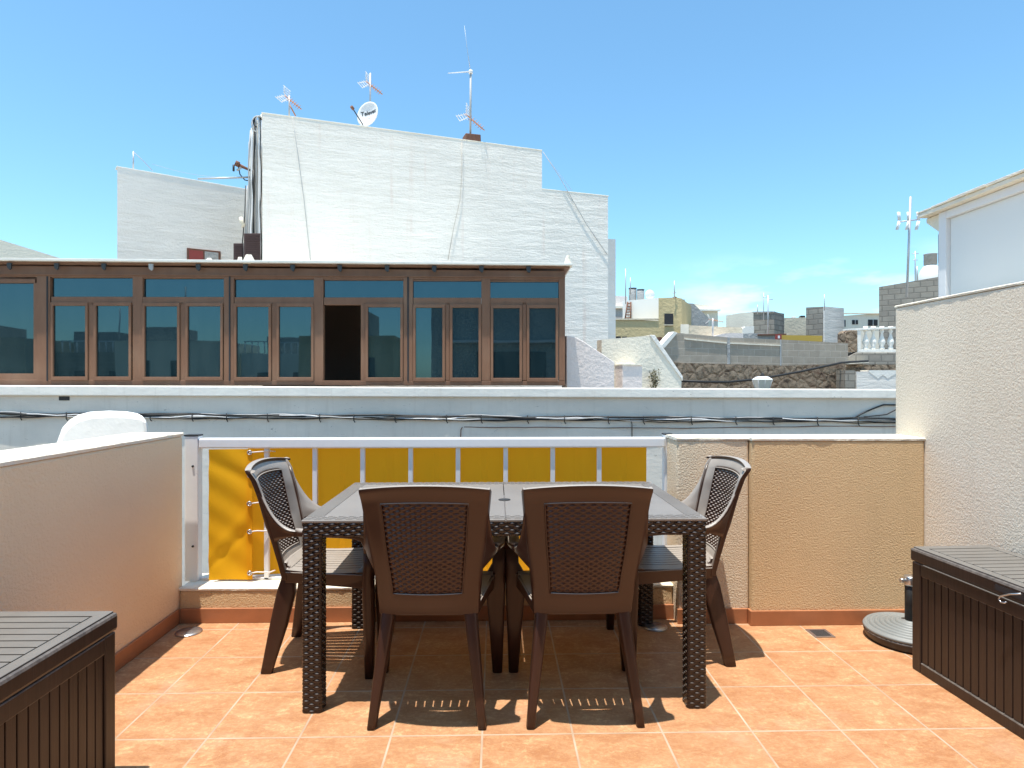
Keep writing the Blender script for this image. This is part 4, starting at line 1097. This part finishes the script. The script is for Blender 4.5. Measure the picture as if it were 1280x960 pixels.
m = MB(); BL.quad(m, 1071.8, 412, 1078.5, 440.5, .1, .3); m.build('post', M['white_plain'], r, bevel=.006)
m = MB(); BL.quad(m, 1078.6, 436.6, 1300, 440.2, .1, .3); m.build('base_rail', M['white_plain'], r, bevel=.006)
for px in (1082, 1091.5, 1102.3, 1113.2, 1124, 1135, 1146):
    a, b = BL.p(px, 436.7, .2), BL.p(px, 408, .2); h_ = b.z-a.z
    MB().lathe([(k_*1.65, z_) for k_, z_ in ((.045, a.z), (.05, a.z+.05*h_), (.03, a.z+.12*h_), (.062, a.z+.28*h_), (.06, a.z+.36*h_), (.028, a.z+.58*h_), (.022, a.z+.7*h_), (.04, a.z+.78*h_), (.03, a.z+.86*h_), (.045, b.z))], 12, (a.x, a.y, 0)).build('baluster', M['white_plain'], r)

# ---- houses farther off
def house(name, label, pl, pts, mat, depth=6, cat='building', loc=None):
    m = MB(); pl.poly(m, pts, 0, depth, GZ)
    xs_ = sum(p_[0] for p_ in pts)/len(pts); a = pl.p(xs_, 478)
    r_ = thing(name, label, cat, (a.x, a.y, GZ)); m.build('wall', M[mat], r_); return r_
def feat(rt, name, pl, x0, y0, x1, y1, f, b, mat, bev=0):
    m = MB(); pl.quad(m, x0, y0, x1, y1, f, b); return m.build(name, M[mat], rt, bevel=bev)

P22 = Plane(1098, 25, 1200, 23.5)
r = house('block_building', 'large grey bare-block building end behind the balustrade', P22, [(1098.7, 358.7), (1200, 341.5)], 'block2', 5)
P35 = Plane(1000, 34, 1110, 34)
r = house('beige_building', 'beige building with small dark windows beyond the bluish tower', P35, [(1049, 395), (1100, 391.8), (1140, 391.5)], 'cream', 8)
for a_ in ((1052.5, 400, 1056.8, 408.3), (1065, 400, 1072.3, 405.4), (1085, 399.5, 1096.8, 407.2)):
    wn = feat(r, 'window', P35, *a_, -.02, .03, 'dark'); feat(wn, 'frame', P35, (a_[0]+a_[2])/2-.4, a_[1], (a_[0]+a_[2])/2+.4, a_[3], -.05, -.021, 'cable_g')
feat(r, 'cornice', P35, 1049, 391.2, 1140, 392.6, -.12, .1, 'cream')
# tower: block front and bluish rendered side
T1 = Plane(1007.5, 26.3, 1031, 25.6)
r = thing('stair_tower', 'square rooftop stair tower, grey block face and pale blue rendered face', 'tower', tuple(T1.p(1031, 478).xy)+(GZ,))
m = MB(); T1.poly(m, [(1007.5, 384.3), (1030.6, 383.2)], 0, .06, GZ); m.build('block_face', M['block2'], r)
T2 = Plane(1030.6, 25.6, 1055, 26.4); m = MB(); T2.poly(m, [(1030.6, 383.0), (1055, 385.2)], .001, .05, GZ); m.build('rendered_face', M['white_wing'], r)
m = MB(); q0, q1, q2 = T1.p(1008.2, 386, .061), T1.p(1030.2, 386, .063), T2.p(1054.6, 386, .052); q3 = q0+q2-q1
m.prism([Vector((q.x, q.y, GZ)) for q in (q0, q1, q2, q3)], (0, 0, q1.z-GZ)); m.build('core', M['block2'], r)
P30 = Plane(900, 31, 1010, 30)
r = house('beige_building', 'low beige wall building between the block hut and the stair tower', P30, [(976, 397.3), (1010, 396.8)], 'beige', 6)
feat(r, 'roof_unit', P30, 1001.3, 394.2, 1007, 397, .1, .6, 'dark'); feat(r, 'roof_unit', P30, 991, 395.2, 995, 397.3, .1, .5, 'alu')
H1 = Plane(941.5, 26.5, 967.6, 26.0)
r = thing('block_hut', 'dark grey concrete block rooftop hut beside the cream building', 'hut', tuple(H1.p(960, 478).xy)+(GZ,))
m = MB(); H1.poly(m, [(941.7, 390.8), (967.6, 390.3)], 0, .06, GZ); m.build('block_face', M['block2'], r)
H2 = Plane(967.6, 26.0, 980.3, 26.9); m = MB(); H2.poly(m, [(967.6, 390.2), (980.3, 392)], .001, .06, GZ); m.build('side_face', M['block2'], r)
m = MB(); H1.poly(m, [(941, 389.6), (967.9, 389.2), (967.9, 390.6), (941, 391.1)], -.05, .9); m.build('roof_slab', M['grey_r'], r)
r = house('cream_building', 'cream building with plain walls left of the block hut', Plane(900, 30, 950, 29), [(907.5, 389.5), (946, 395)] if False else [(907.5, 394.2), (925, 391.3), (946, 389.2)], 'cream', 6)
r = house('white_hut', 'small bright white hut below the cream building', Plane(920, 26, 950, 26), [(928, 411), (932, 408), (942.5, 407.5)], 'white_plain', 2)
# yellow complex
Y1 = Plane(770, 25, 852, 24)
r = house('ochre_building', 'ochre yellow building with a low wing and a taller block with one dark window', Y1, [(768, 399), (823.2, 401.2), (823.2, 372.4), (846, 371.8), (852, 373)], 'yellow', 5)
wn = feat(r, 'window', Y1, 830.6, 392, 841.5, 406, -.03, .05, 'dark'); feat(wn, 'sill', Y1, 830, 405.8, 842, 407, -.08, -.031, 'beige')
feat(r, 'coping', Y1, 768, 398.2, 823.1, 400, -.05, .15, 'beige')
feat(r, 'window', Y1, 770, 420.5, 776, 424, -.03, .05, 'dark'); feat(r, 'window', Y1, 778, 420.8, 784, 424, -.03, .05, 'dark')
m = MB(); Y1.poly(m, [(831, 371.6), (842, 368.5), (846, 371.2)], .5, 2); m.build('roof_ridge', M['rust'], r)
Y2 = Plane(770, 27, 825, 26.2)
r = house('white_block', 'white rooftop block behind the ochre wing with a dish and tanks on top', Y2, [(778.3, 376.2), (823.5, 372.2)], 'white_smooth', 4)
r = house('pink_building', 'pinkish flat-topped house glimpsed beside the big white building', Plane(760, 31, 790, 31), [(765, 369.5), (784.5, 370.5)], 'pink', 5)
feat(r, 'window', Plane(760, 31, 790, 31), 769, 387, 778, 396, -.05, .05, 'grey_r'); feat(r, 'roof_slab', Plane(760, 31, 790, 31), 765, 383.5, 779, 386, -.3, -.01, 'cream')
r = thing('ladder', 'small metal ladder leaning on the white rooftop block', 'ladder', tuple(Y2.p(785, 400, -.2)))
m = MB(); m.tube([Y2.p(781.5, 399, -.3), Y2.p(784.5, 377.5, -.02)], .03, 5); m.tube([Y2.p(788.5, 399, -.3), Y2.p(788.5, 377.5, -.02)], .03, 5); m.build('rails', M['rust'], r)
m = MB()
for k in range(6):
    t = (k+.5)/6; m.tube([Y2.p(781.5+3*t, 399-21.5*t, -.3+.28*t), Y2.p(788.5, 399-21.5*t, -.3+.28*t)], .022, 5)
m.build('rungs', M['rust'], r)
for lab, x0, x1, y0 in (('grey water tank with a lid, left of the pair on the white block', 786, 795.5, 362.3), ('grey water tank, right of the pair beside the white dish', 796.3, 805.3, 364)):
    a = Y2.p((x0+x1)/2, 375.5, 1.0); tp = Y2.p((x0+x1)/2, y0, 1.0); rad_ = (Y2.p(x1, 370, 1.0)-Y2.p(x0, 370, 1.0)).length/2
    r = thing('water_tank', lab, 'water tank', tuple(a))
    MB().lathe([(0, a.z-.4), (rad_, a.z-.4), (rad_, tp.z), (rad_*.9, tp.z+.03), (0, tp.z+.04)], 18, (a.x, a.y, 0)).build('tank_body', M['grey_r'], r)
    MB().lathe([(0, tp.z+.041), (rad_*1.04, tp.z+.041), (rad_*1.04, tp.z+.075), (0, tp.z+.09)], 18, (a.x, a.y, 0)).build('lid', M['alu_dark'], r)
a = Y2.p(812.5, 374, .4); r = thing('satellite_dish', 'distant plain white satellite dish beside the water tanks', 'satellite dish', tuple(a))
c = Y2.p(812.3, 368.3, .4); rs = []
for t in frange(.05, 1, 6): rs.append([c + Vector((math.cos(q)*.20*t, -.05+.06*t*t, math.sin(q)*.20*t)) for q in frange(0, 2*PI*23/24, 24)])
MB().rings(rs, cap=False).build('dish', M['dish'], r, solid=.015); MB().tube([c, a-Vector((0,0,.05))], .02).build('mount', M['cable_g'], r)
G1 = Plane(850, 26, 890, 27)
r = house('grey_building', 'grey rendered house with a sloping parapet right of the ochre block', G1, [(851.5, 380.5), (858, 378.8), (867, 379.6), (885.5, 397.2)], 'grey_r', 3)
feat(r, 'roof_unit', G1, 852, 374, 858.5, 379.5, .1, .8, 'grey_r')
r = house('white_block', 'pale stepped house farther back right of the grey sloping parapet', Plane(860, 32, 900, 32), [(862, 379), (895, 382), (895.5, 389), (897.5, 389.4)], 'cream', 4)
feat(r, 'roof_slab', Plane(860, 32, 900, 32), 862, 387.4, 898.5, 389.2, -.3, -.01, 'white_plain')
B2 = Plane(850, 23, 930, 22.5)
r = house('beige_building', 'long low beige roof parapet below the grey sloping house', B2, [(851, 405.6), (861, 405.3), (861, 406.6), (928, 409.5)], 'beige', 2.5)
feat(r, 'lighter_end', B2, 850.9, 405.4, 860.9, 425, -.04, -.005, 'cream')
# pinkish roof pieces just above the block wall
RP_ = Plane(890, 21.5, 980, 21.5)
r = house('grey_building', 'low grey flat roof edge just above the block wall', RP_, [(928.5, 417), (945, 416.6), (975, 418.2)], 'grey_r', 3)
r = house('pink_building', 'low pinkish domed roof just above the block wall', Plane(890, 21, 935, 21), [(893, 420), (903, 417.3), (915, 416), (929, 416.6)], 'pink', 3)
m = MB(); RY_ = Plane(970, 20.8, 1030, 20.8); RY_.poly(m, [(976.5, 418.8), (1028, 419.6), (1028, 427), (976.5, 426)], 0, .15); 
tag(m.build('mustard_fascia', M['mustard'], loc=RY_.p(1000, 426)), 'mustard yellow painted roof edge above the block wall', 'fascia')
r = thing('red_sign', 'small red sign with a white mark at the left end of the mustard roof edge', 'sign', tuple(RY_.p(972, 425)))
m = MB(); RY_.quad(m, 968.3, 418.2, 975.8, 424.6, -.08, -.02); m.build('panel', M['red'], r)
m = MB(); RY_.quad(m, 971.0, 419.8, 973.4, 423.2, -.09, -.081); m.build('mark', M['alu'], r)
# thin red-brown line of roof tiles
m = MB(); RY_.poly(m, [(957, 416), (993, 415.2), (993, 417), (957, 417.5)], .6, 1.2)
tag(m.build('tile_edge', M['rust'], loc=RY_.p(975, 417)), 'thin reddish tile edge above the red sign', 'roof edge')
m = MB(); QZ = Plane(815, 19, 835, 19); QZ.poly(m, [(818, 422), (827, 421), (829, 427), (822, 436), (818, 436)], 0, .4)
tag(m.build('tile_edge', M['rust'], loc=QZ.p(822, 430)), 'red tiled bit seen in the notch between the cream and block walls', 'roof edge')

# white tank with dome by the rooftop room
T3 = Plane(1140, 25.5, 1180, 25.5)
r = thing('water_tank', 'white domed water tank topped by a grey drum beside the rooftop room', 'water tank', tuple(T3.p(1162, 352, .8)))
c = T3.p(1163, 350, .8); rr = (T3.p(1176.5, 350, .8)-T3.p(1149.5, 350, .8)).length/2; zt = T3.p(1163, 329.5, .8).z
prof = [(0, c.z-.5), (rr, c.z-.5), (rr, c.z)] + [(rr*math.cos(a), c.z+(zt-c.z)*math.sin(a)) for a in frange(.15, PI/2-.05, 8)] + [(0, zt)]
MB().lathe(prof, 28, (c.x, c.y, 0)).build('tank_body', M['white_smooth'], r)
dr = (T3.p(1170, 325, .8)-T3.p(1155.5, 325, .8)).length/2; z4 = T3.p(1163, 318.5, .8).z; z5 = T3.p(1163, 331, .8).z
MB().lathe([(0, z5), (dr, z5), (dr, z4), (dr*1.06, z4+.01), (dr*1.06, z4+.03), (0, z4+.03)], 22, (c.x, c.y, 0)).build('drum', M['grey_r'], r)

# aerials, far
def far_mast(label, pl, px, y0, y1, rad=.02, arms=()):
    a = pl.p(px, y0); r_ = thing('roof_mast', label, 'mast', tuple(a))
    MB().tube([a, pl.p(px, y1)], rad, 6).build('mast', M['aerial'], r_)
    for (dx0, dx1, yy) in arms: MB().tube([pl.p(px+dx0, yy), pl.p(px+dx1, yy)], rad*.7, 5).build('cross_arm', M['aerial'], r_)
    return r_
A0 = Plane(700, 24, 900, 24)
far_mast('leftmost thin mast rising above the pinkish house', A0, 782, 380, 336, .02)
far_mast('short thin mast beside the left water tank', A0, 788, 368, 347, .018)
far_mast('thin mast on the ochre block roof', A0, 843, 373, 351, .022, ((-2.5, 2.5, 366),))
A1 = Plane(880, 22, 1100, 22)
far_mast('tall thin mast behind the block hut', A1, 954.6, 400, 366, .015)
r = far_mast('mast with a small top aerial in front of the block hut', A1, 960, 420, 369, .022, ((-6.5, 1.5, 371), (-1, 6, 374)))
far_mast('very short mast at the left of the block hut', A1, 947, 392, 381, .015)
far_mast('thin mast on the stair tower', A1, 1030.5, 388, 368, .015)
A2 = Plane(1100, 22.5, 1180, 22.5)
AX = Plane(885, 22, 905, 22)
a = AX.p(891, 424); r = thing('tv_aerial', 'orange and white television aerial over the low beige parapet', 'aerial', tuple(a))
mast(r, a, AX.p(891, 398), .03); yagi(r, AX.p(891, 400, 0), .55, math.radians(-15), math.radians(12), 7)
a = A2.p(1133.5, 372); r = thing('tv_aerial', 'tall double television aerial mast left of the rooftop room', 'aerial', tuple(a))
mast(r, a, A2.p(1138.2, 246), .04)
pc = A2.p(1136.2, 276)
m = MB(); m.tube([A2.p(1123, 277.5), A2.p(1147, 274.5)], .022, 6); m.build('boom', M['aerial'], r)
m = MB()
for px in (1122.5, 1134.5, 1146.5):
    for q0, q1 in (((0, -11.5), (1, -1)), ((1, 0), (-2, 10.5))):
        m.tube([A2.p(px+q0[0], 276.5+q0[1], -.1), A2.p(px+q1[0], 276.5+q1[1], -.1)], .036, 5)
        m.tube([A2.p(px+q0[0]+2.2, 276.5+q0[1], .2), A2.p(px+q1[0]+2.2, 276.5+q1[1], .2)], .015, 5)
m.build('reflector', M['dish'], r)
far_mast('thinner second mast close to the rooftop room and water tank', Plane(1100, 25, 1180, 25), 1144, 352, 314, .022, ((-4, 4, 317), (-3, 3, 325)))
far_mast('slim white pole just right of the thinner mast', Plane(1100, 25, 1180, 25), 1146.5, 352, 333, .03)

# ---- roofs behind the camera, mirrored in the windows
rnd = random.Random(9)
specs = [(-33, -27.5, -16, 2.5, 'white_plain', 'white flat-roofed house behind the viewer, farthest of the row'), (-27.2, -22, -13, 3.3, 'beige', 'beige house with a roof room behind the viewer'),
         (-21.8, -17.5, -15, 2.7, 'block', 'bare grey block house behind the viewer'), (-17.2, -12.6, -12, 3.1, 'cream', 'cream house with two windows behind the viewer'),
         (-12.4, -8.6, -14, 2.6, 'white_plain', 'white house with a terrace rail behind the viewer'), (-8.4, -4.4, -10, 3.2, 'yellow', 'ochre house behind the viewer, nearest of the row')]
for k, (x0, x1, y0, h_, mt, lab) in enumerate(specs):
    r = thing('rear_house', lab, 'building', ((x0+x1)/2, y0, GZ))
    MB().box(x0, x1, y0-5, y0, GZ, h_).build('wall', M[mt], r)
    MB().box(x0+rnd.uniform(.2, 1.5), x0+rnd.uniform(2, 3.2), y0-3, y0-.8, h_+.001, h_+rnd.uniform(.6, 1.3)).build('roof_room', M['grey_r'], r)
    for j in range(2):
        wx = x0+.8+j*1.7; MB().box(wx, wx+.7, y0+.001, y0+.03, h_-1.9, h_-.9).build('window', M['dark'], r, bevel=.004)
    xm = x0+rnd.uniform(2.2, 3.6); MB().tube([(xm, y0-.4, h_-.1), (xm, y0-.4, h_+rnd.uniform(1.4, 2.6))], .035).build('mast', M['aerial'], r)
    if k % 2 == 0:
        MB().box(x0+.1, x1-.1, y0-.12, y0-.04, h_+.55, h_+.60).build('handrail', M['alu'], r)
        m = MB()
        for q in range(12): xx = x0+.15+q*(x1-x0-.3)/11; m.tube([(xx, y0-.08, h_), (xx, y0-.08, h_+.55)], .03, 6)
        m.build('rail_bars', M['alu'], r)
